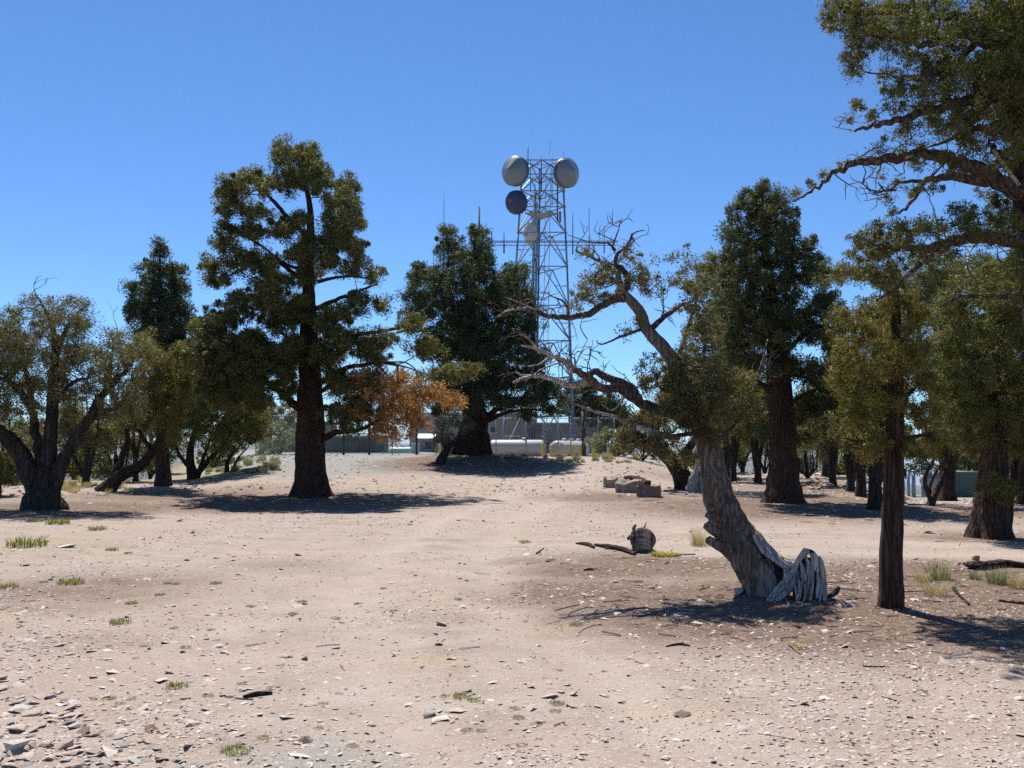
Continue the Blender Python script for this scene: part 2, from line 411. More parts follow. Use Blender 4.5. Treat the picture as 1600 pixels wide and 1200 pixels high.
        for i in range(nfix, cnt):
            rp = rad[par_a[i]] if par_a[i] >= 0 else 1
            if rad[i] > rp * .9: rad[i] = rp * .9
        idx = np.arange(nfix, cnt); pa = par_a[idx]; A0, B0 = NP[pa], NP[idx]
        fr = np.array(first)[idx]; ra = np.where(fr, np.minimum(rad[pa], rad[idx] * 1.25), rad[pa]); rb = rad[idx]
        dirs = np.zeros((cnt, 3)); dirs[idx] = nrm(B0 - A0); ref = np.array([.31, .52, .79])
        def ring(cen, dr, rr, ns):
            u = nrm(np.cross(dr, ref)); w = np.cross(dr, u); A = np.arange(ns) * 2 * math.pi / ns
            return cen[:, None] + (np.cos(A)[None, :, None] * u[:, None] + np.sin(A)[None, :, None] * w[:, None]) * rr[:, None, None]
        ns = 5
        da = np.where(fr[:, None], dirs[idx], dirs[pa]); ra_ = ring(A0, da, ra, ns); rb_ = ring(B0, dirs[idx], rb, ns)
        V = np.concatenate([ra_, rb_], 1).reshape(-1, 3); nb = len(idx); i0 = np.arange(nb)[:, None] * 2 * ns; jj = np.arange(ns)[None]
        Q = np.stack([i0 + jj, i0 + (jj + 1) % ns, i0 + ns + (jj + 1) % ns, i0 + ns + jj], -1).reshape(-1, 4)
    root = empty(name, base, label, cat, group)
    t_me = tubes_mesh('trunk', [(V_ - base, Q_, T_) for V_, Q_, T_ in wood], M[bark]); link('trunk', t_me, root)
    if limb_paths:
        for V_, Q_, T_ in limb_paths: link('limb', tubes_mesh('limb', [(V_ - base, Q_, T_)], M[limb_mat or bark]), root)
    if bl:
        for V_, Q_, T_ in bl: o = link('dead_branch', tubes_mesh('dead_branch', [(V_ - base, Q_, T_)], M['silver']), root); o['label'] = 'bleached bare dead branch'
    if len(C):
        o = link('twigs', raw_mesh('twigs', V - base, Q, M[parts_bark]), root); o['kind'] = 'stuff'
        s = isd == 0
        if s.any(): link('crown', leaves_mesh("crown", C[s] - base, Rr[s], outs[s], int(tuft[1] * 1.6), *lsize, M[leaf], r, flat), root)
        s = isd == 1
        if s.any():
            o = link('dead_foliage', leaves_mesh('dead_foliage', C[s] - base, Rr[s], outs[s], tuft[1], *lsize, M[dead_mat], r, flat, up=-.2), root); o['label'] = 'dead rust orange foliage'
    if bare:
        fl = [i for i in range(len(tpath) // 2, nfix)]
        tw = []
        for _ in range(bare):
            j = fl[int(r.integers(0, len(fl)))]; p = np.array(nodes[j]); dr = nrm(r.normal(size=3) + [0, 0, .25]); L = bare_len * (.4 + r.random()); n = 7; pts = [[*p, twig_r * 1.8]]
            for i in range(1, n):
                dr = nrm(dr + r.normal(size=3) * .35); p = p + dr * L / n; pts.append([*p, twig_r * 1.8 * (1 - i / n) + .0015])
            pts = np.array(pts); tw.append(tube_arrays(pts, 4, r))
            for q in range(2):
                i = int(r.integers(2, 6)); p2 = pts[i, :3].copy(); d2 = nrm(dr + r.normal(size=3) * .8); pp = [[*p2, pts[i, 3] * .8]]
                for _k in range(4):
                    d2 = nrm(d2 + r.normal(size=3) * .3); p2 = p2 + d2 * L * .11; pp.append([*p2, pts[i, 3] * .8 * (1 - _k / 4) + .001])
                tw.append(tube_arrays(np.array(pp), 4, r))
        o = link('bare_twigs', tubes_mesh('bare_twigs', [(V_ - base, Q_, T_) for V_, Q_, T_ in tw], M['limb' if bl else 'greybark']), root); o['kind'] = 'stuff'
    return root

# ------------------------------------------------------------------ the trees
def build_trees():
    # big juniper left of centre
    tree('juniper_tree', 'tallest juniper left of the track, thick straight brown trunk and one rust-brown dead bough', 'tree', 29.6,
      [(487, 778, .47), (486, 730, .44), (486, 690, .42), (484, 600, .34), (483, 510, .25), (482, 450, .17), (484, 400, .125), (485, 340, .10), (480, 300, .07), (464, 245, .02)],
      limbs=[([(487, 378), (450, 340), (430, 317), (414, 300)], .075, .05, -.6), ([(482, 425), (445, 412), (410, 385), (385, 370)], .06, .02, -1.0),
        ([(478, 440), (420, 405), (370, 425), (335, 442)], .07, .02, .8), ([(494, 482), (530, 466), (558, 456), (578, 447)], .08, .02, -.9),
        ([(496, 440), (540, 432), (580, 435)], .06, .02, .5), ([(470, 535), (420, 545), (370, 540), (335, 530)], .12, .03, -1.5),
        ([(470, 640), (420, 600), (380, 590), (340, 600)], .13, .03, .6), ([(497, 690), (525, 676), (560, 672), (595, 655)], .12, .03, -1.8),
        ([(497, 600), (530, 580), (555, 572), (590, 566), (618, 570), (622, 600)], .10, .03, -1.4), ([(497, 555), (550, 525), (610, 515), (672, 500)], .10, .02, .8),
        ([(478, 560), (440, 520), (400, 490)], .09, .02, 1.6), ([(490, 520), (530, 500), (550, 480)], .07, .02, 1.4), ([(488, 620), (520, 600), (545, 590)], .08, .03, 1.6)],
      bleached=[([(590, 566), (610, 592), (640, 612), (670, 622)], .035, .008, -1.5), ([(600, 567), (632, 566), (652, 580), (655, 600)], .035, .010, -1.3), ([(605, 590), (600, 620), (612, 650)], .025, .006, -1.6), ([(640, 612), (665, 640), (672, 652)], .02, .005, -1.6), ([(414, 300), (402, 296), (388, 304), (374, 316)], .05, .015, -.65), ([(410, 298), (392, 292), (382, 298)], .03, .01, -.7), ([(590, 566), (640, 575), (665, 590)], .04, .012, -1.5), ([(560, 455), (580, 448), (590, 440)], .03, .01, -1.0), ([(620, 520), (650, 512), (672, 498)], .04, .012, .8)],
      blobs=[(445, 242, 16, 22), (480, 248, 24, 22), (503, 268, 13, 12), (455, 285, 26, 18), (490, 285, 30, 18), (350, 300, 16, 20), (378, 285, 20, 18), (400, 274, 12, 12), (360, 325, 20, 15), (420, 288, 16, 16), (398, 332, 22, 10),
        (540, 293, 20, 15), (525, 315, 16, 15), (550, 325, 14, 14), (530, 345, 28, 14), (562, 348, 10, 8), (350, 370, 20, 18), (390, 365, 28, 16), (440, 358, 24, 16), (468, 345, 14, 12), (325, 420, 14, 17), (345, 437, 18, 11), (370, 405, 24, 14), (410, 412, 28, 15),
        (530, 375, 28, 18), (560, 390, 16, 16), (510, 402, 20, 18), (550, 418, 24, 11), (588, 432, 14, 10), (430, 442, 40, 16), (480, 430, 20, 15), (400, 470, 48, 17), (350, 495, 36, 17), (322, 512, 24, 14), (440, 500, 36, 20), (560, 470, 20, 11), (592, 478, 12, 11), (545, 492, 24, 11),
        (370, 540, 40, 22), (330, 560, 30, 28), (420, 560, 32, 22), (350, 600, 36, 22), (400, 622, 26, 18), (530, 530, 28, 18), (570, 545, 24, 14), (600, 530, 24, 10), (640, 508, 22, 12), (660, 542, 24, 14), (515, 555, 24, 16), (530, 600, 24, 24), (560, 640, 30, 17), (520, 645, 20, 12), (702, 585, 30, 9), (590, 560, 24, 10), (735, 578, 16, 7), (300, 560, 26, 20), (440, 560, 30, 24), (400, 540, 30, 24), (450, 600, 22, 22), (390, 585, 36, 26), (330, 530, 34, 22), (460, 480, 24, 22), (505, 500, 24, 18), (500, 560, 22, 22), (470, 400, 22, 18), (455, 545, 24, 18), (340, 620, 34, 22), (480, 375, 16, 14), (575, 600, 24, 18), (545, 665, 18, 10)],
      dead=[(600, 600, 28, 15), (640, 597, 28, 16), (660, 615, 34, 16), (692, 624, 24, 10), (610, 635, 26, 16), (640, 650, 24, 13), (592, 655, 20, 10), (622, 682, 15, 8), (716, 630, 12, 8), (580, 615, 26, 20), (570, 590, 22, 14), (600, 670, 24, 12), (655, 665, 16, 9), (565, 640, 16, 16), (640, 630, 34, 20)],
      tuft=(.21, 95), lsize=(.085, .034), dens=.92, depth=.75, seed=11, dmax=2.6, leaf='jun', bark='redbark', minpy=660)

    # dark centre tree on its mound
    tree('cedar_tree', 'dense dark blue-green cedar with several pointed tops on the shaded mound before the lattice tower', 'tree', 45,
      [(740, 714, .72), (741, 690, .66), (742, 660, .56), (736, 600, .40), (735, 500, .3), (738, 420, .15), (745, 360, .03)],
      limbs=[([(750, 660), (775, 640), (800, 625), (840, 622), (868, 622)], .18, .04, -.5), ([(748, 666), (790, 645), (830, 640), (862, 645)], .12, .03, .6), ([(735, 600), (690, 560), (650, 500)], .2, .03, .8), ([(738, 560), (790, 520), (820, 440)], .2, .03, -.8), ([(736, 540), (705, 470), (700, 380)], .16, .03, -.5)],
      blobs=[(745, 363, 11, 14), (700, 368, 10, 14), (715, 387, 12, 14), (752, 386, 14, 13), (690, 390, 8, 18), (720, 410, 28, 15), (760, 405, 12, 17), (655, 425, 12, 15), (648, 440, 14, 13), (680, 430, 16, 13), (700, 440, 34, 17), (750, 435, 26, 17), (795, 424, 12, 13), (815, 425, 10, 13), (790, 445, 25, 17), (650, 465, 16, 12), (680, 465, 29, 16), (730, 465, 34, 17), (780, 465, 38, 16), (822, 467, 15, 16), (640, 490, 9, 9), (665, 490, 20, 16), (720, 490, 42, 17), (790, 490, 34, 16), (826, 497, 12, 16), (700, 520, 38, 22), (760, 520, 42, 22), (815, 520, 20, 20), (690, 550, 34, 17), (740, 550, 42, 22), (800, 550, 38, 20), (840, 560, 20, 15), (760, 580, 44, 17), (820, 590, 38, 16), (855, 605, 18, 9), (872, 622, 10, 8), (790, 602, 34, 12), (832, 627, 25, 8), (860, 641, 16, 7), (745, 605, 30, 18), (700, 592, 22, 20), (720, 630, 20, 10), (770, 622, 30, 10), (800, 632, 24, 8), (700, 620, 20, 12), (745, 640, 22, 8), (690, 640, 14, 10), (845, 612, 20, 10), (820, 648, 20, 6)],
      tuft=(.30, 85), lsize=(.10, .045), dens=1.15, depth=.95, seed=12, leaf='deep', bark='bark', flare=(.6, .3), minpy=640)

    # apex conifer at left
    tree('conifer_tree', 'slender dark conifer with a narrow pointed top, behind the branching tree at the left edge', 'tree', 36,
      [(255, 764, .25), (254, 700, .22), (252, 600, .16), (250, 450, .07), (250, 378, .015)],
      blobs=[(250, 393, 11, 16), (240, 420, 16, 13), (262, 425, 14, 13), (245, 450, 30, 16), (282, 442, 12, 22), (240, 480, 34, 17), (270, 480, 25, 17), (205, 455, 10, 13), (215, 490, 21, 17), (290, 500, 13, 22), (250, 520, 44, 22), (230, 550, 34, 18), (280, 548, 30, 20), (255, 590, 40, 22), (250, 630, 36, 18)],
      tuft=(.25, 80), lsize=(.09, .04), dens=1.1, depth=.9, seed=13, leaf='deep', minpy=640)

    # branching tree at the left edge
    tree('mahogany_tree', 'wide branching tree with a thick forked trunk at the left edge, sparse olive leaves', 'tree', 24,
      [(68, 800, .46), (68, 778, .41), (72, 750, .28), (78, 700, .17), (83, 610, .125), (86, 545, .085), (80, 505, .05), (60, 465, .015)],
      limbs=[([(62, 785), (45, 735), (20, 695), (-10, 668), (-60, 625)], .28, .12, -.5), ([(66, 760), (60, 700), (50, 640), (45, 600), (30, 545)], .16, .04, .8), ([(80, 775), (100, 715), (138, 655), (165, 612), (205, 570)], .20, .05, -.7),
        ([(86, 560), (105, 512), (120, 490), (140, 475)], .07, .02, .5), ([(140, 655), (170, 640), (215, 640)], .10, .03, .8), ([(50, 640), (20, 600), (-10, 590)], .10, .03, -1), ([(84, 600), (100, 570), (110, 540)], .07, .02, -.9), ([(168, 610), (172, 570), (180, 530)], .08, .02, .6), ([(80, 640), (110, 600), (140, 590)], .08, .02, -1.2)],
      blobs=[(20, 500, 20, 20), (-20, 520, 34, 34), (30, 540, 34, 20), (75, 490, 22, 22), (110, 490, 30, 24), (130, 512, 20, 16), (60, 560, 40, 20), (115, 558, 25, 18), (180, 535, 24, 20), (210, 560, 34, 24), (190, 600, 32, 24), (0, 580, 34, 24), (30, 610, 34, 20), (100, 610, 34, 17), (150, 592, 24, 20), (200, 640, 30, 18), (-40, 600, 44, 34), (20, 642, 25, 13), (180, 642, 24, 16), (60, 520, 25, 15), (45, 475, 12, 10), (20, 560, 34, 20), (60, 600, 30, 20), (130, 560, 26, 20), (150, 620, 26, 16), (95, 585, 24, 16), (-20, 640, 40, 20), (170, 565, 24, 18), (5, 525, 26, 20), (100, 530, 24, 18), (60, 640, 20, 10)],
      tuft=(.22, 75), lsize=(.05, .024), dens=.95, depth=.6, seed=14, leaf='olive', bark='greybark', flare=(.3, .25), bare=170, bare_len=.8, lump=.08, minpy=690, dmax=2.0)
    # olive tree with slanting stems behind it
    tree('olive_juniper_tree', 'yellow-olive bushy juniper on two slanting stems, just right of the branching left tree', 'tree', 33,
      [(162, 770, .24), (185, 745, .2), (215, 730, .17), (243, 700, .13), (257, 660, .09), (262, 600, .05), (260, 560, .02)],
      limbs=[([(163, 768), (180, 735), (195, 700), (205, 650), (215, 600)], .16, .04, .6), ([(238, 705), (215, 670), (205, 640)], .08, .03, -.5)],
      blobs=[(250, 565, 34, 22), (240, 608, 38, 24), (272, 610, 26, 26), (210, 645, 34, 20), (262, 650, 26, 24), (292, 562, 26, 24), (228, 540, 20, 16), (190, 668, 20, 12), (275, 685, 20, 12), (300, 600, 20, 24)],
      tuft=(.25, 70), lsize=(.08, .034), dens=.85, depth=.6, seed=15, leaf='gold', bark='bark', minpy=700)
    tree('spreading_juniper_tree', 'low dense dark juniper with many thin stems, between the left conifer and the tallest juniper', 'tree', 41,
      [(303, 750, .2), (298, 728, .17), (297, 705, .14), (305, 670, .1), (315, 600, .03)],
      limbs=[([(305, 748), (322, 722), (345, 700), (365, 670)], .14, .04, -.6), ([(308, 748), (318, 715), (330, 680)], .12, .04, .7), ([(300, 735), (275, 700), (270, 650)], .1, .03, .3)],
      blobs=[(300, 620, 34, 30), (330, 640, 38, 30), (360, 620, 34, 30), (300, 665, 30, 20), (340, 682, 38, 18), (380, 660, 30, 22), (392, 630, 24, 24), (272, 605, 26, 24), (310, 582, 34, 26), (360, 575, 34, 24), (270, 655, 20, 20), (405, 655, 14, 14)],
      tuft=(.3, 75), lsize=(.10, .042), dens=.95, depth=.7, seed=16, leaf='jun', minpy=705)
    tree('small_juniper_tree', 'small crooked two-stemmed juniper on the grassy bank left of the tallest juniper', 'tree', 42,
      [(355, 745, .10), (355, 722, .08), (365, 708, .06), (380, 692, .02)], limbs=[([(358, 744), (372, 716), (388, 698)], .07, .02, .3)],
      blobs=[(385, 690, 18, 8), (403, 680, 16, 10), (370, 700, 12, 6), (392, 670, 16, 8)], tuft=(.24, 60), lsize=(.09, .036), dens=.8, depth=.5, seed=17, leaf='jun', minpy=720)
    tree('bush_tree', 'green bush tree cut by the left edge, below the forked trunk', 'tree', 30,
      [(-5, 775, .12), (-2, 740, .08), (5, 700, .03)], blobs=[(5, 720, 28, 22), (-15, 740, 28, 24), (15, 745, 18, 20), (0, 690, 24, 18), (22, 722, 12, 18)], tuft=(.22, 60), lsize=(.07, .034), dens=.8, seed=18, leaf='jun', minpy=770)
    # leafless small tree beside the mound
    tree('bare_shrub_tree', 'small leaning grey-brown shrub with dry sparse twigs, left of the big dark cedar trunk', 'tree', 41.5,
      [(687, 740, .19), (690, 718, .165), (702, 697, .13), (714, 686, .08), (722, 660, .03)], limbs=[([(698, 703), (690, 680), (696, 655)], .1, .03, .2), ([(712, 686), (735, 680), (745, 672)], .09, .03, -.3), ([(702, 697), (722, 692), (735, 690)], .07, .03, .5)],
      blobs=[(690, 668, 14, 12), (712, 655, 16, 12), (700, 685, 16, 8), (680, 690, 10, 8), (730, 665, 12, 10)], tuft=(.18, 26), lsize=(.07, .03), dens=.8, depth=.5, seed=19, leaf='greyleaf', bark='greybark', bare=60, bare_len=.9, parts_bark='greybark', minpy=720)

    # the leaning snag in front
    tree('leaning_snag_tree', 'old twisted leaning tree with split grey trunk and bleached bare limbs in the middle right', 'tree', 10.5,
      [(1197, 938, .20), (1190, 905, .205), (1173, 870, .212), (1150, 836, .197), (1131, 795, .168), (1120, 768, .15), (1108, 702, .12), (1092, 655, .105), (1070, 610, .085), (1052, 565, .075), (1030, 536, .068), (1009, 512, .062), (1002, 490, .058), (986, 470, .052), (973, 455, .042), (967, 437, .034), (966, 420, .025)],
      limbs=[([(974, 458), (981, 440), (975, 422), (962, 412), (966, 394), (978, 388), (990, 365), (1007, 360)], .040, .005, -.2),
        ([(966, 428), (948, 416), (925, 402), (900, 392), (905, 385)], .025, .005, .2), ([(962, 392), (950, 380), (925, 379), (887, 367)], .016, .004, -.1), ([(958, 382), (966, 360), (972, 340)], .012, .003, .1),
        ([(975, 466), (945, 474), (920, 490), (887, 496), (850, 492), (822, 482)], .05, .02, -.35), ([(888, 495), (886, 480), (878, 470), (860, 462)], .022, .006, -.4),
        ([(1015, 516), (1037, 496), (1062, 478), (1082, 470), (1100, 450)], .035, .012, .5), ([(1000, 515), (970, 526), (940, 538), (932, 532)], .018, .005, -.2), ([(1037, 497), (1036, 480), (1034, 465)], .012, .004, .3),
        ([(1080, 660), (1035, 642), (997, 628), (970, 608), (938, 605), (920, 591), (897, 578)], .062, .036, -.5), ([(1000, 630), (985, 605), (965, 596), (948, 589), (928, 581), (922, 590), (935, 603), (952, 612)], .05, .028, -.4),
        ([(1105, 700), (1150, 660), (1180, 600), (1200, 530)], .03, .008, .6), ([(1095, 668), (1110, 620), (1100, 560), (1110, 500)], .035, .01, .5), ([(1098, 675), (1060, 680), (1010, 690), (975, 690)], .03, .01, -.45)],
      bleached=[([(897, 578), (882, 565), (862, 555), (838, 546), (815, 540)], .045, .008, -.6), ([(862, 556), (840, 570), (812, 572)], .014, .004, -.6), ([(880, 565), (850, 575), (830, 588)], .012, .003, -.7), ([(842, 547), (826, 530), (810, 520)], .012, .003, -.6),
        ([(918, 592), (896, 602), (870, 595), (838, 587), (802, 597)], .042, .014, -.55), ([(838, 587), (815, 586), (806, 580)], .016, .006, -.5), ([(997, 668), (962, 652), (926, 642), (900, 632)], .026, .006, -.6), ([(1060, 685), (1030, 678), (997, 668)], .03, .026, -.6),
        ([(822, 482), (795, 485), (775, 496)], .016, .005, -.35), ([(842, 490), (822, 477), (790, 464)], .014, .004, -.4), ([(985, 605), (960, 640), (940, 632)], .015, .004, -.4), ([(897, 575), (906, 555), (918, 530)], .010, .003, -.5), ([(905, 556), (915, 545), (925, 542)], .007, .002, -.5)],
      blobs=[(935, 440, 20, 14), (905, 455, 16, 11), (925, 472, 20, 9), (955, 462, 16, 11), (965, 425, 18, 10), (1000, 420, 12, 16), (985, 445, 20, 11), (1012, 448, 16, 11), (1027, 440, 9, 7), (980, 388, 7, 12), (898, 478, 14, 8), (940, 420, 16, 9), (920, 400, 16, 8), (985, 405, 12, 10),
        (1065, 412, 9, 14), (1060, 436, 18, 11), (1046, 402, 6, 8), (1070, 392, 4, 12), (1080, 455, 20, 14), (1000, 510, 9, 10), (978, 516, 9, 8), (1075, 480, 20, 10), (1040, 455, 8, 8),
        (1015, 575, 22, 18), (1055, 570, 30, 20), (1095, 545, 30, 24), (1110, 505, 25, 22), (1095, 480, 20, 14), (1060, 602, 36, 24), (1115, 590, 34, 28), (1012, 600, 16, 16), (1000, 655, 24, 17), (1035, 680, 32, 14), (1080, 645, 30, 22), (1125, 640, 30, 30), (985, 682, 22, 10), (975, 700, 12, 10), (1060, 715, 16, 12), (1160, 600, 28, 26), (1165, 640, 22, 22), (1075, 630, 24, 18, -.25), (1100, 660, 22, 18, -.22), (1055, 600, 20, 22, -.25), (1068, 575, 20, 16, -.2), (1085, 610, 24, 20, -.3), (1118, 680, 18, 14, -.2), (1040, 640, 18, 14, -.25), (1095, 690, 14, 8, -.25), (1075, 660, 16, 14, -.2), (1000, 690, 24, 10, -.3), (1030, 700, 20, 9, -.3), (960, 690, 18, 7, -.35), (980, 640, 12, 10, -.3), (940, 425, 14, 8), (950, 445, 18, 10), (915, 462, 18, 9), (1000, 435, 14, 10)],
      tuft=(.085, 46), lsize=(.030, .0145), dens=.66, depth=.5, seed=20, leaf='olive', bark='snag', twig_r=.0030, leanback=.22, sides=64, flare=(.18, .10), ridge=.085, lump=.06, bare=130, bare_len=.40, limb_mat='limb', minpy=690, dmax=.9)
    # the tree with a bent trunk right behind it
    tree('bent_oak_tree', 'dark tree with a short trunk bent to the left, behind the concrete block', 'tree', 33,
      [(1072, 770, .34), (1066, 745, .3), (1052, 720, .27), (1030, 700, .22), (1022, 675, .16), (1040, 620, .12), (1060, 560, .08), (1085, 480, .05), (1100, 420, .02)],
      limbs=[([(1056, 725), (1090, 680), (1130, 600), (1140, 500), (1130, 420)], .16, .03, .6), ([(1030, 690), (1000, 660), (985, 640)], .08, .02, -.4)],
      blobs=[(1130, 428, 28, 24), (1105, 415, 22, 18), (1122, 460, 30, 22), (1090, 440, 20, 14), (1130, 495, 34, 24), (1100, 520, 34, 24), (1150, 540, 34, 30), (1110, 580, 40, 28), (1060, 610, 36, 26), (1150, 600, 34, 28), (1070, 650, 38, 24), (1130, 650, 36, 24), (1020, 655, 24, 16), (1170, 490, 20, 24)],
      tuft=(.24, 75), lsize=(.075, .032), dens=.85, depth=.6, seed=21, leaf='gold', bark='bark', minpy=720, dmax=1.6, bare=60, bare_len=.7)
    # big conifer right of centre
    tree('tall_conifer_tree', 'tall dark conifer with one straight thick trunk, right of the leaning snag', 'tree', 26.4,
      [(1226, 790, .46), (1225, 740, .38), (1222, 680, .34), (1218, 600, .29), (1210, 500, .2), (1196, 400, .12), (1190, 285, .02)],
      limbs=[([(1215, 560), (1180, 520), (1140, 500)], .09, .02, -.8), ([(1218, 560), (1260, 520), (1300, 500)], .09, .02, .7), ([(1220, 620), (1170, 590), (1130, 590)], .09, .02, .6), ([(1221, 640), (1270, 610), (1305, 600)], .09, .02, -.7), ([(1205, 450), (1240, 410), (1270, 395)], .07, .02, -.6)],
      blobs=[(1190, 293, 11, 13), (1175, 310, 20, 13), (1210, 315, 20, 15), (1160, 335, 21, 17), (1200, 345, 34, 22), (1235, 340, 12, 17), (1148, 370, 20, 17), (1190, 380, 38, 22), (1232, 370, 17, 17), (1140, 400, 16, 16), (1180, 415, 44, 19), (1240, 400, 25, 17), (1266, 385, 9, 17), (1277, 410, 12, 13), (1150, 440, 34, 21), (1210, 445, 44, 21), (1262, 435, 29, 17), (1292, 425, 9, 9), (1160, 480, 42, 25), (1230, 480, 46, 25), (1290, 470, 25, 20), (1145, 520, 40, 25), (1210, 525, 50, 25), (1280, 520, 34, 25), (1305, 540, 20, 24), (1155, 570, 42, 20), (1230, 575, 42, 25), (1288, 590, 34, 24), (1180, 620, 30, 16), (1262, 640, 34, 20), (1298, 638, 25, 20), (1245, 688, 20, 8), (1185, 672, 21, 11)],
      tuft=(.20, 85), lsize=(.075, .032), dens=.88, depth=.8, seed=22, leaf='dark', bark='redbark', minpy=640, dmax=2.2)
    # small juniper at right, near
    tree('near_juniper_tree', 'nearest full juniper, slim straight reddish trunk and yellow-green crown, right of the snag', 'tree', 9.85,
      [(1393, 948, .125), (1392, 900, .112), (1393, 850, .106), (1396, 750, .097), (1398, 650, .085), (1400, 560, .06), (1400, 470, .035), (1393, 420, .010)],
      limbs=[([(1399, 620), (1360, 590), (1325, 580)], .03, .008, -.3), ([(1399, 640), (1435, 600), (1455, 585)], .03, .008, .3), ([(1398, 680), (1350, 690), (1320, 685)], .028, .008, -.4), ([(1398, 690), (1440, 680), (1465, 690)], .028, .008, -.3), ([(1400, 560), (1370, 520), (1340, 495)], .03, .008, .3), ([(1400, 540), (1430, 510), (1440, 480)], .025, .008, -.3)],
      blobs=[(1385, 445, 30, 22), (1400, 475, 30, 20), (1340, 500, 28, 18), (1425, 500, 28, 22), (1370, 530, 42, 22), (1322, 550, 24, 18), (1430, 550, 32, 22), (1350, 582, 36, 18), (1400, 590, 40, 22), (1312, 592, 16, 13), (1330, 622, 28, 18), (1450, 600, 20, 22), (1385, 640, 42, 18), (1440, 650, 32, 22), (1340, 660, 28, 18), (1370, 692, 32, 16), (1420, 700, 32, 14), (1350, 712, 15, 9), (1462, 692, 22, 14), (1322, 692, 11, 11), (1400, 555, 30, 18)],
      tuft=(.085, 75), lsize=(.030, .0115), dens=.85, depth=.85, seed=23, leaf='gold', bark='redbark', twig_r=.003, sides=36, flare=(.10, .22), ridge=.03, minpy=730, lump=.02)
    # right far-ish tree with two trunks
    tree('twin_trunk_juniper_tree', 'dark juniper at the right edge, thick twin trunk with a low green sprig', 'tree', 16.7,
      [(1546, 846, .30), (1547, 800, .26), (1550, 760, .235), (1553, 700, .2), (1560, 600, .15), (1560, 500, .1), (1560, 425, .02)],
      limbs=[([(1566, 842), (1572, 800), (1584, 750), (1595, 690), (1610, 640)], .13, .05, .25), ([(1552, 770), (1562, 765), (1572, 770)], .02, .008, -.5), ([(1556, 650), (1520, 620), (1500, 600)], .05, .012, -.4), ([(1558, 600), (1600, 560), (1630, 540)], .05, .012, .4)],
      blobs=[(1560, 430, 34, 17), (1592, 420, 25, 17), (1522, 450, 30, 20), (1580, 470, 38, 25), (1500, 502, 16, 25), (1540, 520, 38, 28), (1600, 520, 34, 34), (1508, 560, 20, 34), (1560, 590, 42, 28), (1620, 590, 34, 34), (1520, 640, 30, 24), (1580, 650, 42, 24), (1505, 690, 20, 16), (1555, 690, 34, 12), (1610, 700, 34, 20), (1572, 768, 15, 14, -.5), (1550, 755, 13, 9, -.5), (1535, 765, 9, 7, -.5), (1492, 612, 11, 25), (1630, 660, 34, 34), (1560, 560, 30, 30), (1640, 450, 40, 30), (1482, 480, 22, 24), (1475, 545, 24, 30), (1472, 605, 22, 30), (1590, 480, 40, 30), (1600, 610, 40, 30), (1530, 600, 30, 30), (1480, 660, 20, 20)],
      tuft=(.15, 80), lsize=(.05, .021), dens=.95, depth=.8, seed=24, leaf='jun', bark='redbark', twig_r=.004, sides=28, minpy=720, dmax=1.5)
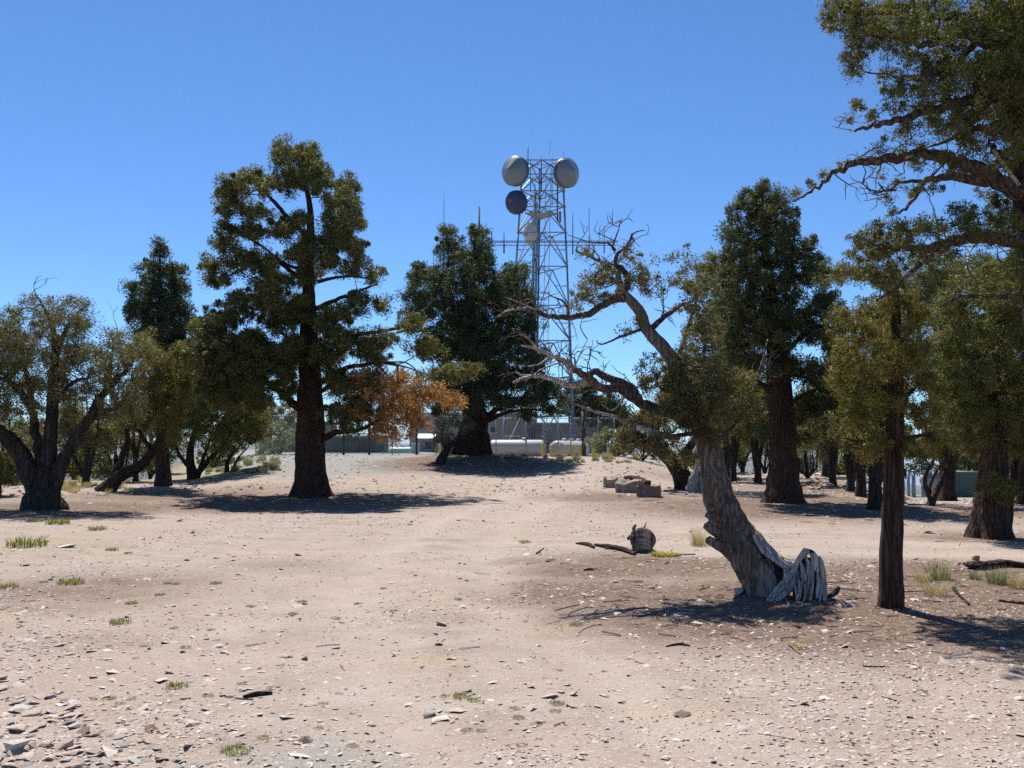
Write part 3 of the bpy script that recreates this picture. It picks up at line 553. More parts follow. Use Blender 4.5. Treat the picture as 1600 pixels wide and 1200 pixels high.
    # giant at the right edge
    tree('overhanging_juniper_tree', 'giant juniper cut by the right edge, its boughs overhanging from the top right corner', 'tree', 9.2,
      [(1730, 960, .36), (1715, 850, .33), (1690, 700, .30), (1655, 500, .28), (1636, 350, .27), (1628, 230, .25), (1622, 100, .23), (1618, -100, .18), (1618, -300, .10), (1620, -420, .03)],
      limbs=[([(1625, 318), (1590, 300), (1537, 270), (1492, 251), (1447, 240), (1380, 249), (1335, 255), (1305, 268), (1279, 292), (1241, 315)], .095, .008, -.4),
        ([(1630, 392), (1597, 377), (1537, 371), (1492, 375), (1444, 388), (1390, 386), (1350, 376)], .09, .010, -.6), ([(1560, 285), (1526, 281), (1485, 277), (1447, 283), (1425, 315), (1404, 334)], .06, .010, -.3),
        ([(1500, 374), (1470, 384), (1440, 412), (1402, 446), (1370, 470)], .04, .010, -.5), ([(1625, 330), (1590, 275), (1560, 240), (1545, 225)], .08, .02, .4), ([(1600, 198), (1580, 195), (1522, 202), (1477, 221), (1450, 230)], .05, .008, .3),
        ([(1620, 160), (1560, 150), (1500, 160), (1420, 182), (1370, 195), (1335, 205)], .08, .010, -.8), ([(1625, 120), (1560, 80), (1500, 50), (1450, 70), (1400, 60), (1350, 55)], .07, .010, -.6), ([(1620, 60), (1560, 30), (1480, 25), (1400, 20), (1320, 15)], .07, .010, -.3),
        ([(1530, 60), (1490, 100), (1430, 120), (1370, 115)], .04, .008, .4), ([(1640, 460), (1600, 460), (1560, 462), (1500, 464), (1470, 478)], .05, .012, .3), ([(1447, 283), (1410, 285), (1385, 298), (1372, 285)], .02, .005, -.3), ([(1400, 297), (1365, 298), (1343, 284)], .012, .004, -.3),
        ([(1625, -100), (1540, -80), (1440, -60)], .08, .01, .3), ([(1628, 200), (1680, 100), (1740, 50)], .08, .01, .3), ([(1630, 0), (1700, -100), (1760, -120)], .08, .01, -.2)],
      bleached=[([(1530, 372), (1515, 395), (1508, 425)], .014, .004, -.4), ([(1620, 400), (1590, 405), (1560, 385)], .014, .005, -.4), ([(1447, 240), (1425, 243), (1415, 248)], .02, .006, -.5), ([(1600, 300), (1570, 260), (1552, 235)], .025, .012, -.5), ([(1330, 203), (1310, 200), (1300, 196)], .006, .002, -.9), ([(1440, 388), (1390, 392), (1345, 392)], .012, .005, -.6)],
      blobs=[(1310, 22, 17, 14), (1298, 10, 12, 12), (1300, 34, 16, 14), (1325, 42, 22, 16), (1350, 35, 26, 16), (1320, 5, 24, 12), (1345, 80, 20, 12), (1400, 45, 26, 16), (1340, 110, 16, 8), (1345, 12, 24, 14), (1400, 20, 28, 18), (1460, 15, 28, 18), (1510, 40, 26, 22), (1565, 30, 38, 30), (1338, 62, 18, 15), (1332, 88, 13, 9), (1327, 97, 7, 7), (1378, 52, 22, 11), (1400, 75, 18, 10), (1342, 122, 13, 6), (1430, 90, 24, 14), (1470, 100, 24, 14), (1510, 110, 28, 18), (1560, 105, 34, 28), (1400, 115, 18, 7), (1440, 132, 22, 10), (1490, 142, 28, 14), (1540, 155, 28, 18), (1585, 165, 22, 22),
        (1345, 165, 14, 8), (1365, 182, 15, 8), (1333, 188, 9, 6), (1395, 172, 14, 8), (1430, 166, 18, 9), (1420, 192, 13, 7), (1460, 178, 18, 9), (1500, 175, 20, 10), (1390, 218, 9, 7), (1410, 240, 13, 6), (1370, 235, 6, 5), (1322, 255, 8, 5), (1293, 270, 10, 5), (1266, 285, 9, 6), (1246, 300, 5, 5), (1375, 276, 7, 7), (1400, 290, 9, 7), (1460, 292, 13, 6), (1385, 320, 9, 7), (1395, 335, 5, 5), (1530, 300, 12, 6), (1440, 236, 14, 6),
        (1440, 362, 18, 9), (1475, 360, 18, 9), (1510, 353, 20, 9), (1550, 348, 22, 9), (1585, 345, 16, 12), (1342, 376, 15, 15), (1370, 366, 18, 14), (1400, 376, 22, 14), (1335, 402, 13, 9), (1372, 405, 26, 14), (1312, 430, 20, 14), (1290, 440, 12, 8), (1350, 430, 26, 12), (1402, 420, 18, 12), (1450, 402, 14, 9), (1380, 395, 20, 12),
        (1580, -60, 70, 40), (1470, -50, 50, 30), (1640, -180, 70, 60), (1700, 0, 60, 60), (1710, 150, 60, 60), (1600, -280, 50, 50), (1700, -160, 60, 60), (1580, 80, 40, 40), (1575, 130, 30, 40, -.5), (1590, 190, 24, 40, -.45), (1550, 120, 34, 30, -.5), (1560, 60, 34, 30, -.5), (1520, 180, 34, 20, .5), (1470, 110, 34, 24, .4), (1430, 20, 34, 20, .3), (1500, 330, 26, 10), (1560, 320, 26, 14, .4), (1590, 330, 18, 20, .4), (1540, 345, 30, 10), (1450, 350, 22, 10), (1410, 360, 20, 12), (1430, 300, 10, 10), (1480, 250, 18, 8), (1560, 190, 34, 30), (1500, 205, 34, 20), (1590, 220, 26, 34), (1540, 130, 36, 30), (1480, 60, 36, 24), (1530, 15, 36, 22), (1440, 45, 30, 20), (1400, 140, 26, 14), (1460, 150, 28, 18), (1520, 230, 26, 12), (1560, 250, 24, 16), (1470, 200, 24, 12), (1590, 20, 34, 40), (1370, 70, 18, 12), (1420, 60, 24, 16), (1380, 20, 26, 16), (1420, 210, 16, 10), (1440, 258, 14, 8), (1500, 270, 16, 8), (1560, 375, 30, 12), (1520, 365, 26, 12), (1595, 400, 20, 20), (1480, 395, 20, 12), (1420, 390, 24, 14), (1400, 440, 24, 14), (1330, 430, 24, 16), (1360, 385, 20, 14), (1560, 460, 30, 10), (1600, 440, 30, 14)],
      tuft=(.075, 55), lsize=(.028, .0120), dens=.74, depth=.55, seed=25, leaf='jun', bark='redbark', twig_r=.0028, sides=32, lump=.05, bare=90, bare_len=.4, limb_mat='limb', minpy=480, dmax=1.0)

# small far trees, one builder, each grown afresh
def small_tree(name, label, px, py, d, h, w, seed, leaf='olive', bark='greybark', stems=3, bare=0, dens=.8, lean=0, cat='tree', tr=.0078, group=None, m=55, crown=(.45, 1.0)):
    r = np.random.default_rng(seed); k = F / d; H = h * k; Wp = w * k
    tk = [(px, py, .035 * h), (px + lean * H * .2, py - .2 * H, .028 * h), (px + lean * H * .5 + r.normal() * 4, py - .5 * H, .02 * h), (px + lean * H, py - .9 * H, .005 * h)]
    lim = []
    for s in range(stems):
        a = (s + .5) / stems * 2 - 1 + r.normal() * .15
        lim.append(([(px + lean * H * .1, py - .06 * H), (px + a * Wp * .25 + r.normal() * 3, py - (.28 + .1 * r.random()) * H), (px + a * Wp * .45 + lean * H * .5, py - (.55 + .12 * r.random()) * H), (px + a * Wp * .6 + lean * H * .8, py - (.75 + .15 * r.random()) * H)], .026 * h, .005 * h, r.normal() * w * .3))
    bl = []
    for i in range(11):
        f = crown[0] + (crown[1] - crown[0]) * r.random(); a = r.uniform(-1, 1) * math.sqrt(max(.1, 1 - (2 * (f - .62)) ** 2))
        bl.append((px + lean * H * f + a * Wp * .8, py - f * H, Wp * (.22 + .16 * r.random()), H * (.07 + .06 * r.random())))
    return tree(name, label, cat, d, tk, lim, bl, leaf=leaf, bark=bark, tuft=(tr * d, m), lsize=(.0026 * d, .0012 * d), dens=dens, depth=.7, seed=seed, sides=12, bare=bare, bare_len=.22 * h, group=group, minpy=py - .3 * H)

def build_far_trees():
    S = small_tree
    S('gnarled_tree', 'gnarled dark tree with a forked trunk, just left of the tall conifer trunk', 1184, 752, 40, 4.0, 1.5, 41, stems=3, bare=20)
    S('gnarled_tree', 'thin crooked tree furthest left of the trunks between snag and tall conifer', 1146, 750, 41, 3.8, 1.4, 42, stems=2, bare=15)
    S('gnarled_tree', 'slim dark tree leaning right, first trunk right of the tall conifer', 1302, 760, 37, 4.0, 1.2, 43, stems=2, lean=-.05)
    S('gnarled_tree', 'crooked grey tree between the slim leaning trunk and the dark straight one', 1328, 768, 33, 3.6, 1.2, 44, stems=3, lean=.1, bare=10)
    S('gnarled_tree', 'stout dark tree on a heap of rubble, left of the nearest juniper trunk', 1345, 776, 29, 4.0, 1.3, 45, leaf='jun', bark='bark', stems=2)
    S('juniper_tree', 'dark trunk half hidden just left behind the nearest juniper', 1367, 798, 23.5, 4.6, 1.3, 46, leaf='jun', bark='bark', stems=2, crown=(.55, 1))
    S('bare_shrub', 'greyish leafless shrub in the gap right of the tall conifer', 1262, 752, 44, 2.2, 1.1, 47, leaf='greyleaf', stems=4, bare=70, dens=.25, cat='shrub')
    S('bare_shrub', 'grey leafless shrub half hidden left of the tall conifer trunk', 1205, 746, 45, 2.4, 1.0, 48, leaf='greyleaf', stems=4, bare=60, dens=.25, cat='shrub')
    S('slanted_tree', 'small tree with a stubby slanted trunk before the green shed at right', 1450, 800, 25.5, 2.6, 1.1, 49, leaf='jun', bark='redbark', stems=2, lean=.42, crown=(.6, 1.1))
    S('pine_tree', 'small dark pine rising behind the fence right of the tall black pole', 940, 715, 88, 6.2, 2.2, 50, leaf='deep', stems=2, tr=.005)
    S('pine_tree', 'small round pine further right behind the fence, over the low tan building', 985, 715, 92, 4.6, 2.4, 51, leaf='dark', stems=2, tr=.005)
    S('pine_tree', 'bluish pine behind the yard, seen under the boughs of the dark cedar', 895, 715, 96, 7.0, 1.8, 52, leaf='deep', stems=2, tr=.005)
    S('hazy_shrub', 'grey-green hazy shrub by the far brown building, left of the tallest juniper', 408, 714, 66, 3.2, 1.6, 53, leaf='sage', stems=4, bare=20, tr=.006, cat='shrub')
    S('hazy_shrub', 'dry grey shrub touching the far brown building corner', 437, 713, 64, 3.4, 1.3, 54, leaf='greyleaf', stems=4, bare=20, tr=.006, cat='shrub')
    S('background_juniper', 'small olive juniper between the left slanted stems and the slender conifer', 135, 762, 38, 3.8, 1.5, 55, stems=3, bare=20)
    S('background_juniper', 'pale dry juniper right behind the slender conifer trunk', 212, 755, 41, 3.4, 1.3, 56, leaf='greyleaf', stems=3, bare=30, dens=.5)
    S('background_juniper', 'olive juniper half hidden behind the tall conifer, right of the trunk', 1290, 745, 46, 4.8, 2.2, 57, leaf='gold', stems=3)
    S('background_juniper', 'green juniper filling the gap under the crown left of the tall conifer', 1135, 748, 46, 5.0, 2.0, 58, leaf='jun', stems=3)
    S('background_juniper', 'shaded juniper behind the green shed by the right edge', 1540, 775, 40, 6.0, 2.6, 59, leaf='dark', stems=3, bark='bark')
    S('background_juniper', 'shaded juniper low behind the twin-trunk tree at the right edge', 1600, 790, 28, 5.0, 2.0, 60, leaf='dark', stems=3, bark='bark')
    S('background_juniper', 'dark juniper between the nearest juniper and the twin-trunk tree', 1480, 775, 42, 9.6, 3.0, 61, leaf='jun', stems=3, bark='bark', crown=(.5, 1))
    S('fence_bush', 'straggly green bush before the low tan building, right of the yellow posts', 958, 722, 52, 1.6, 1.2, 62, leaf='sage', stems=5, bare=20, tr=.005, cat='bush', crown=(.2, 1))
    S('fence_bush', 'low leafy bush under the bleached limbs, right of the black pole', 1005, 722, 50, 1.5, 1.3, 63, leaf='jun', stems=5, tr=.005, cat='bush', crown=(.2, 1))
    for i, (px, py, d, h, w, lf, lab) in enumerate([(15, 770, 40, 3.4, 2.4, 'jun', 'dark bush at the left edge behind the forked trunk'), (60, 765, 46, 3.2, 2.2, 'olive', 'olive bush seen through the fork of the left tree'), (118, 760, 48, 2.8, 2.0, 'jun', 'low green bush right behind the forked left trunk'),
        (185, 757, 47, 3.0, 2.2, 'dark', 'dark bush behind the slanting stems at left'), (235, 752, 50, 3.4, 2.2, 'jun', 'green bush right behind the slender conifer foot'), (335, 742, 52, 2.6, 2.2, 'jun', 'bushy juniper behind the many-stemmed juniper at left'), (425, 716, 60, 2.0, 1.8, 'sage', 'sage-coloured bush before the brown building at left'), (1195, 745, 52, 2.4, 2.2, 'olive', 'low olive bush behind the gnarled trunk left of the tall conifer'), (1255, 748, 55, 2.2, 2.0, 'sage', 'low grey bush filling the gap right of the tall conifer'), (1320, 752, 50, 2.6, 2.2, 'jun', 'low green bush behind the slim leaning trunks at right'), (1385, 760, 48, 2.6, 2.0, 'dark', 'low dark bush behind the nearest juniper trunk'), (1105, 742, 50, 2.6, 2.0, 'jun', 'low green bush behind the leaning snag trunk')]):
        S('background_bush', lab, px, py, d, h, w, 70 + i, leaf=lf, stems=4, crown=(.15, 1), cat='bush', bark='bark')
    for i, (px, py, d, h, w, lf, lab) in enumerate([(1400, 772, 98, 7, 4.0, 'dark', 'dark juniper behind the gate posts at far right'), (1500, 770, 102, 8, 4.5, 'jun', 'tall dark juniper mass over the green shed roof'), (1580, 768, 96, 8, 4.5, 'deep', 'dark juniper right of the green shed'), (1650, 768, 90, 8, 4.5, 'dark', 'dark juniper cut by the right edge far behind'),
        (1220, 745, 56, 4.2, 2.4, 'olive', 'olive thicket far behind the tall conifer trunk'), (1330, 752, 60, 4.5, 2.6, 'jun', 'green thicket far behind the rubble heap'), (1160, 742, 58, 4.4, 2.6, 'jun', 'thicket far behind between snag and tall conifer')]):
        S('background_juniper', lab, px, py, d, h, w, 90 + i, leaf=lf, stems=4, crown=(.22, 1) if px > 1380 else (.42, 1), bark='bark', tr=.006)
build_trees(); build_far_trees()

# ------------------------------------------------------------------ ground
def ground_mat():
    m, nt, out = new_mat('dirt_ground')
    v = mapped(nt)
    at = lambda n: N(nt, 'ShaderNodeAttribute', attribute_name=n).outputs['Fac']
    trk = at('track')
    big, mid = noise(nt, .35, 4, .6, v), noise(nt, 1.5, 8, .68, v)
    fine, grit = noise(nt, 16, 5, .7, v), noise(nt, 75, 3, .7, v)
    tan = ramp(nt, mid, [(.34, (.275, .217, .168)), (.5, (.348, .283, .228)), (.66, (.41, .347, .29))])
    tan = mixc(nt, ramp(nt, big, [(.4, (0, 0, 0)), (.65, (.8, .8, .8))]), tan, (.375, .293, .232))
    grey = ramp(nt, fine, [(.3, (.21, .20, .175)), (.7, (.335, .325, .29))])
    lit = ramp(nt, fine, [(.28, (.070, .044, .030)), (.48, (.145, .094, .064)), (.72, (.265, .19, .14))])  # brown needle litter, its tones darkened further to deepen the tree shadows
    grn = ramp(nt, fine, [(.3, (.20, .19, .09)), (.7, (.36, .31, .19))])
    edge = math_(nt, 'ADD', mid, math_(nt, 'MULTIPLY', fine, .7))
    def mask(name, k=1.0):
        s = math_(nt, 'ADD', math_(nt, 'MULTIPLY', at(name), 1.5), math_(nt, 'SUBTRACT', edge, 1.35))
        return ramp(nt, s, [(.0, (0, 0, 0)), (.55, (k, k, k))])
    tan = mixc(nt, math_(nt, 'MULTIPLY', trk, .55), tan, (.43, .357, .297))
    c = mixc(nt, mask('grey'), tan, grey)
    c = mixc(nt, mask('green', .8), c, grn)
    c = mixc(nt, mask('litter', .92), c, lit)
    yel = ramp(nt, noise(nt, .9, 3, .5, v), [(.60, (0, 0, 0)), (.72, (.45, .45, .45))])
    c = mixc(nt, math_(nt, 'MULTIPLY', yel, ramp(nt, fine, [(.4, (0, 0, 0)), (.6, (1, 1, 1))])), c, (.47, .37, .19))
    # chips of pale and dark stone
    vo = N(nt, 'ShaderNodeTexVoronoi', i_Scale=34.0); nt.links.new(v, vo.inputs['Vector'])
    chip = math_(nt, 'LESS_THAN', vo.outputs['Distance'], .34); hsv = N(nt, 'ShaderNodeSeparateColor'); nt.links.new(vo.outputs['Color'], hsv.inputs[0])
    pale = math_(nt, 'MULTIPLY', chip, math_(nt, 'GREATER_THAN', hsv.outputs[0], .74))
    dark = math_(nt, 'MULTIPLY', chip, math_(nt, 'LESS_THAN', hsv.outputs[0], .13))
    c = mixc(nt, math_(nt, 'MULTIPLY', pale, .55), c, (.58, .52, .46))
    c = mixc(nt, math_(nt, 'MULTIPLY', dark, .4), c, (.17, .12, .095))
    c = mixc(nt, ramp(nt, grit, [(.35, (0, 0, 0)), (.7, (.45, .45, .45))]), c, mixc(nt, 1.0, c, (.60, .56, .52), 'MULTIPLY'))
    far = ramp(nt, noise(nt, .004, 5, .6, v), [(.4, (.035, .045, .02)), (.65, (.13, .11, .075))])
    c = mixc(nt, at('far'), c, far)
    p = N(nt, 'ShaderNodeBsdfPrincipled', i_Roughness=.95); p.inputs['Specular IOR Level'].default_value = .15
    nt.links.new(c, p.inputs['Base Color'])
    h = math_(nt, 'ADD', math_(nt, 'MULTIPLY', fine, .8), math_(nt, 'ADD', math_(nt, 'MULTIPLY', grit, .35), math_(nt, 'MULTIPLY', chip, .25)))
    b = N(nt, 'ShaderNodeBump', i_Strength=.75, i_Distance=.035); nt.links.new(h, b.inputs['Height']); nt.links.new(b.outputs[0], p.inputs['Normal'])
    nt.links.new(p.outputs[0], out.inputs[0]); return m

LITTER = [(-4.6, 11, 2.2, .62), (-5.4, 8.6, 1.5, .55), (-3.4, 8.2, 1.0, .5), (-3.0, 13, 1.6, .5), (.3, 13.6, 1.0, .6), (-.6, 9.2, .9, .45), (1.8, 9.3, 1.9, .85), (.9, 10.8, 1.6, .8), (2.0, 13.2, 2.4, .8), (5.0, 11.5, 3.0, .9), (4.4, 8.4, 1.8, .8), (7.5, 10.5, 3, .9), (2.8, 9.0, 2.0, .9), (3.9, 9.6, 2.3, 1.0), (2.5, 10.4, 1.7, .9), (1.2, 10.0, 1.5, .75), (5.6, 9.3, 2.5, .9), (1.0, 12.5, 1.3, .8), (2.6, 12.6, 2.0, .6), (4.6, 12.0, 2.0, .55), (7.2, 25, 5.5, 1.0), (11, 24, 4, .9), (3.0, 29, 3.2, .75), (8.5, 16, 2.6, .9),
          (-6, 27, 5, .95), (-11, 24, 4, .95), (-10, 30, 6, .7), (-1.7, 42.5, 5, .95), (12, 34, 7, .75), (6.5, 8.2, 1.6, .6), (14, 20, 5, .8), (-16, 24, 5, .8), (2.2, 8.6, 1.3, .5), (6.0, 6.5, 1.4, .45), (3.6, 7.3, 1.2, .35), (10, 40, 6, .7)]
def track_w(x, y):
    c = np.interp(y, [3, 6, 10, 15, 21, 28, 36, 46], [.9, .1, -.9, -1.2, -.8, .4, 1.6, 2.4]); w = .26 + .01 * y
    k = np.exp(-((x - c - .78) / w) ** 2) + np.exp(-((x - c + .78) / w) ** 2)
    c2 = 15.0 - .06 * (x - 4); k = np.maximum(k, (np.exp(-((y - c2 - .8) / .5) ** 2) + np.exp(-((y - c2 + .9) / .5) ** 2)) * sm(-1, 3, x))
    return np.clip(k, 0, 1) * (.6 + .8 * (fbm(x * .9, y * .5, 2) + .2))
def build_ground():
    n = 760; s, L = 2.6, 26000.0; k = math.asinh(L / s); u = np.linspace(-1, 1, n)
    xs = s * np.sinh(k * u) + .6
    s2 = 4.0; k2 = math.asinh(L / s2); t = np.linspace(-math.asinh(120 / s2) / k2, 1, n)
    ys = s2 * np.sinh(k2 * t) + 8.0
    X, Y = np.meshgrid(xs, ys); Z = gz(X, Y)
    V = np.stack([X, Y, Z], -1).reshape(-1, 3)
    i = (np.arange(n - 1)[:, None] * n + np.arange(n - 1)[None]).ravel()
    Q = np.stack([i, i + 1, i + n + 1, i + n], 1)
    me = raw_mesh('ground', V, Q, ground_mat())
    x, y = X.ravel(), Y.ravel(); a = x / np.maximum(y, 6); r = np.hypot(x, y)
    lit = np.zeros_like(x)
    for (cx, cy, rr, w) in LITTER: lit = np.maximum(lit, w * np.exp(-(((x - cx) / rr) ** 2 + ((y - cy) / (rr * 1.0)) ** 2) * .9))
    lit = lit * (1 - .85 * np.exp(-((y - (15.0 - .05 * (x - 4))) / 1.1) ** 2) * (x > 2))   # the paler wheel track crossing at right
    grey = 1.15 * sm(35, 41, y) * sm(-.30, -.26, a) * (1 - sm(-.15, -.06, a)) + .40 * np.exp(-(((x + 1.2) / .8) ** 2 + ((y - 5.4) / .9) ** 2)) + .35 * np.exp(-(((x + .3) / 1.0) ** 2 + ((y - 5.0) / .5) ** 2))
    grey = np.maximum(grey, .7 * sm(52, 58, y) * (r < 130))
    green = .75 * sm(34, 40, y) * (1 - sm(-.29, -.25, a)) * (r < 120) + .5 * np.exp(-(((x + 7.2) / 2.2) ** 2 + ((y - 15.5) / 3) ** 2))
    for nm, arr in (('litter', lit), ('grey', grey), ('green', green), ('track', np.clip(track_w(x, y), 0, 1) * (r < 60)), ('far', sm(150, 500, r))):
        at = me.attributes.new(nm, 'FLOAT', 'POINT'); at.data.foreach_set('value', arr.astype(np.float32))
    tag(link('ground', me), 'bare stony dirt ground with pale wheel tracks', None, None, 'structure')
build_ground()

# ---- loose stones, twigs, needles
def fan(n, d0, d1, amax=.66, r=rng):
    d = d0 * (d1 / d0) ** r.random(n); a = r.uniform(-amax, amax, n); return a * d, d
def gravel(name, n, d0, d1, s0, s1, mat, seed, flat=.5, where=None, scale_d=.0, label='loose gravel'):
    r = np.random.default_rng(seed); x, y = fan(n, d0, d1, r=r)
    if where is not None: k = where(x, y, r); x, y = x[k], y[k]; n = len(x)
    z = gz(x, y)
    size = s0 * (s1 / s0) ** (r.random(n) ** 1.8) * (1 + scale_d * y)
    base = np.array([(1, 0, 0), (0, 1, 0), (-1, 0, 0), (0, -1, 0), (.35, .25, 1), (-.1, -.2, -1), (-.4, .35, .9)], float)
    tri = np.array([(0, 1, 4), (1, 6, 4), (1, 2, 6), (2, 3, 6), (3, 4, 6), (3, 0, 4), (1, 0, 5), (2, 1, 5), (3, 2, 5), (0, 3, 5)])
    pts = base[None] * (1 + r.normal(size=(n, 7, 3)) * .28); pts[:, :, 2] *= flat * (.6 + .8 * r.random(n))[:, None]
    pts[:, :, 0] *= (.8 + .7 * r.random(n))[:, None]
    th = r.random(n) * 6.28; c, s = np.cos(th)[:, None], np.sin(th)[:, None]
    px = pts[:, :, 0] * c - pts[:, :, 1] * s; py = pts[:, :, 0] * s + pts[:, :, 1] * c
    tl = r.normal(size=(n, 2)) * .22; pz = pts[:, :, 2] + px * tl[:, :1] + py * tl[:, 1:]
    V = np.stack([x[:, None] + px * size[:, None], y[:, None] + py * size[:, None], z[:, None] + pz * size[:, None] + size[:, None] * .08], -1).reshape(-1, 3)
    Q = (np.arange(n)[:, None, None] * 7 + tri[None]).reshape(-1, 3)
    return tag(link(name, raw_mesh(name, V, Q, mat, smooth=False)), label, None, None, 'stuff')
GS = stone_mat('gravel_stone', [(0, (.55, .48, .41)), (.3, (.46, .37, .30)), (.55, (.52, .43, .355)), (.75, (.37, .29, .23)), (.9, (.62, .58, .54)), (1, (.26, .19, .15))])
DS = stone_mat('dark_chip', [(0, (.20, .14, .10)), (.5, (.30, .22, .16)), (1, (.42, .33, .26))])
def lit_w(x, y):
    w = np.zeros_like(x)
    for (cx, cy, rr, k) in LITTER: w = np.maximum(w, k * np.exp(-(((x - cx) / rr) ** 2 + ((y - cy) / rr) ** 2) * .9))
    return w
gravel('gravel', 120000, 3.6, 34, .003, .019, GS, 31, flat=.30, where=lambda x, y, r: r.random(len(x)) < (.16 + .84 * sm(-.12, .22, fbm(x * .55, y * .55, 3))) * (1 - .75 * np.clip(track_w(x, y), 0, 1)), scale_d=.025, label='pale gravel scattered over the dirt')
gravel('gravel', 5200, 3.8, 30, .012, .045, GS, 32, flat=.24, where=lambda x, y, r: r.random(len(x)) < .25 + .9 * sm(-.05, -.4, x / y) * sm(12, 5, y) + .35 * (fbm(x * .5 + 9, y * .5, 2) > .12), scale_d=.02, label='coarser pale stones scattered over the dirt')
gravel('gravel', 9000, 4, 30, .004, .012, DS, 33, where=lambda x, y, r: r.random(len(x)) < .15 + .6 * lit_w(x, y), scale_d=.03, label='dark stone chips and bark crumbs')
gravel('gravel', 6500, 30, 60, .02, .09, GS, 34, flat=.45, label='stones scattered on the far gravel bank')

def sticks(name, n, mat, seed, where, l0, l1, w, label, d0=4.5, d1=34):
    r = np.random.default_rng(seed); x, y = fan(n, d0, d1, r=r); k = where(x, y, r); x, y = x[k], y[k]; n = len(x)
    th = r.random(n) * 6.28; L = l0 * (l1 / l0) ** r.random(n); W = w * (.5 + r.random(n)) * (1 + .03 * y); t = np.linspace(-.5, .5, 4)
    bend = r.normal(size=n) * .18 * L
    cx = x[:, None] + np.cos(th)[:, None] * t * L[:, None] - np.sin(th)[:, None] * bend[:, None] * (t * t)
    cy = y[:, None] + np.sin(th)[:, None] * t * L[:, None] + np.cos(th)[:, None] * bend[:, None] * (t * t)
    cz = gz(cx, cy) + W[:, None] * .7 + np.abs(r.normal(size=(n, 1))) * L[:, None] * .05 * (t + .5)
    nx, ny = -np.sin(th)[:, None], np.cos(th)[:, None]
    ring = [(1, -.4), (-1, -.4), (0, 1)]
    V = np.stack([np.stack([cx + nx * W[:, None] * a, cy + ny * W[:, None] * a, cz + W[:, None] * b], -1) for a, b in ring], 2).reshape(-1, 3)
    i = np.arange(n)[:, None, None] * 12 + np.arange(3)[None, :, None] * 3; j = np.arange(3)[None, None]
    Q = np.stack([i + j, i + (j + 1) % 3, i + 3 + (j + 1) % 3, i + 3 + j], -1).reshape(-1, 4)
    tag(link(name, raw_mesh(name, V, Q, mat, smooth=False)), label, None, None, 'stuff')
ST = stone_mat('litter_twig', [(0, (.14, .085, .055)), (.4, (.25, .17, .115)), (.75, (.40, .33, .27)), (1, (.60, .55, .49))])
sticks('twig_litter', 9000, ST, 35, lambda x, y, r: r.random(len(x)) < (.012 + .9 * sm(.45, .95, lit_w(x, y))) * np.where(x < -2.2, .3, 1), .04, .22, .0034, 'fallen twigs and needle litter under the trees')
sticks('twig_litter', 900, ST, 36, lambda x, y, r: (r.random(len(x)) < .6 * lit_w(x, y) ** 2) & (y > 7.5) & ((x > -1) | (y > 20)), .15, .55, .0055, 'larger fallen sticks under the trees')

# ------------------------------------------------------------------ rocks (things)
import bmesh
def rock_template(seed, flat=.55, n=15, elong=1.3):
    r = np.random.default_rng(seed); bm = bmesh.new()
    for p in nrm(r.normal(size=(n, 3))) * (.8 + .3 * r.random((n, 1))): bm.verts.new((p[0] * elong, p[1], p[2] * flat))
    res = bmesh.ops.convex_hull(bm, input=bm.verts)
    bmesh.ops.delete(bm, geom=[g for g in res['geom_interior'] if isinstance(g, bmesh.types.BMVert)], context='VERTS')
    bmesh.ops.bevel(bm, geom=list(bm.edges), offset=.022, segments=1, affect='EDGES')
    me = bpy.data.meshes.new('rock'); bm.to_mesh(me); bm.free(); return me
PALE = rock_mat('pale_rock', (.62, .53, .44), (.54, .43, .36)); WHITE = rock_mat('white_rock', (.66, .61, .55), (.62, .54, .47)); BROWN = rock_mat('brown_rock', (.30, .19, .14), (.36, .26, .20)); GREYR = rock_mat('grey_rock', (.40, .38, .34), (.46, .42, .38)); ORANGE = rock_mat('orange_rock', (.42, .20, .09), (.45, .24, .12))
RT = {}
def rock(px, py, wpx, label, mat, seed=0, flat=.5, group=None, rot=None, name='rock', elong=1.3):
    key = (seed % 7, flat, mat.name, elong)
    if key not in RT: RT[key] = rock_template(key[0] + 50, flat, 9 + key[0] % 4, elong); RT[key].materials.append(mat)
    g = on_ground(px, py); s = wpx * g[1] / F / 2 / max(elong, 1) * 1.05; r = np.random.default_rng(seed + int(px))
    o = link(name, RT[key]); o.location = (g[0], g[1], g[2] + s * flat * .35); o.scale = (s, s, s)
    o.rotation_euler = (r.normal() * .15, r.normal() * .15, r.random() * 6.28 if rot is None else rot)
    return tag(o, label, 'rock', group)
rock(480, 1160, 30, 'angular brown rock with a dark shaded face at the bottom, left of centre', BROWN, 1, .62, rot=.2)
rock(1067, 1118, 32, 'grey-brown wedge rock near the bottom, right of centre', BROWN, 2, .45, rot=.1)
rock(100, 1168, 44, 'large pale yellowish rock with a pointed lower corner, bottom left', PALE, 3, .6, rot=.8)
rock(30, 1172, 62, 'largest rounded whitish rock in the bottom left corner', WHITE, 4, .6, rot=.1)
rock(74, 1166, 32, 'white rock between the large whitish one and the pointed one, bottom left', WHITE, 5, .65)
rock(48, 1168, 26, 'small tan rock touching the large whitish corner rock', PALE, 6, .6)
rock(235, 1140, 28, 'dark-faced brown rock among the pale stones left of the bottom centre', BROWN, 8, .6)
rock(130, 1147, 34, 'dark reddish rock with a deep shadow right of the bottom left pile', BROWN, 9, .55)
rock(110, 1107, 30, 'pinkish flat rock at the top of the bottom left pile', PALE, 10, .45)
rock(78, 1091, 30, 'lilac-grey flat rock above the bottom left pile', GREYR, 11, .4)
rock(28, 1100, 34, 'cream flat rock near the left edge above the corner pile', PALE, 12, .45)
rock(673, 1118, 36, 'light grey flat slab lying in the gravel near the bottom centre', GREYR, 13, .3)
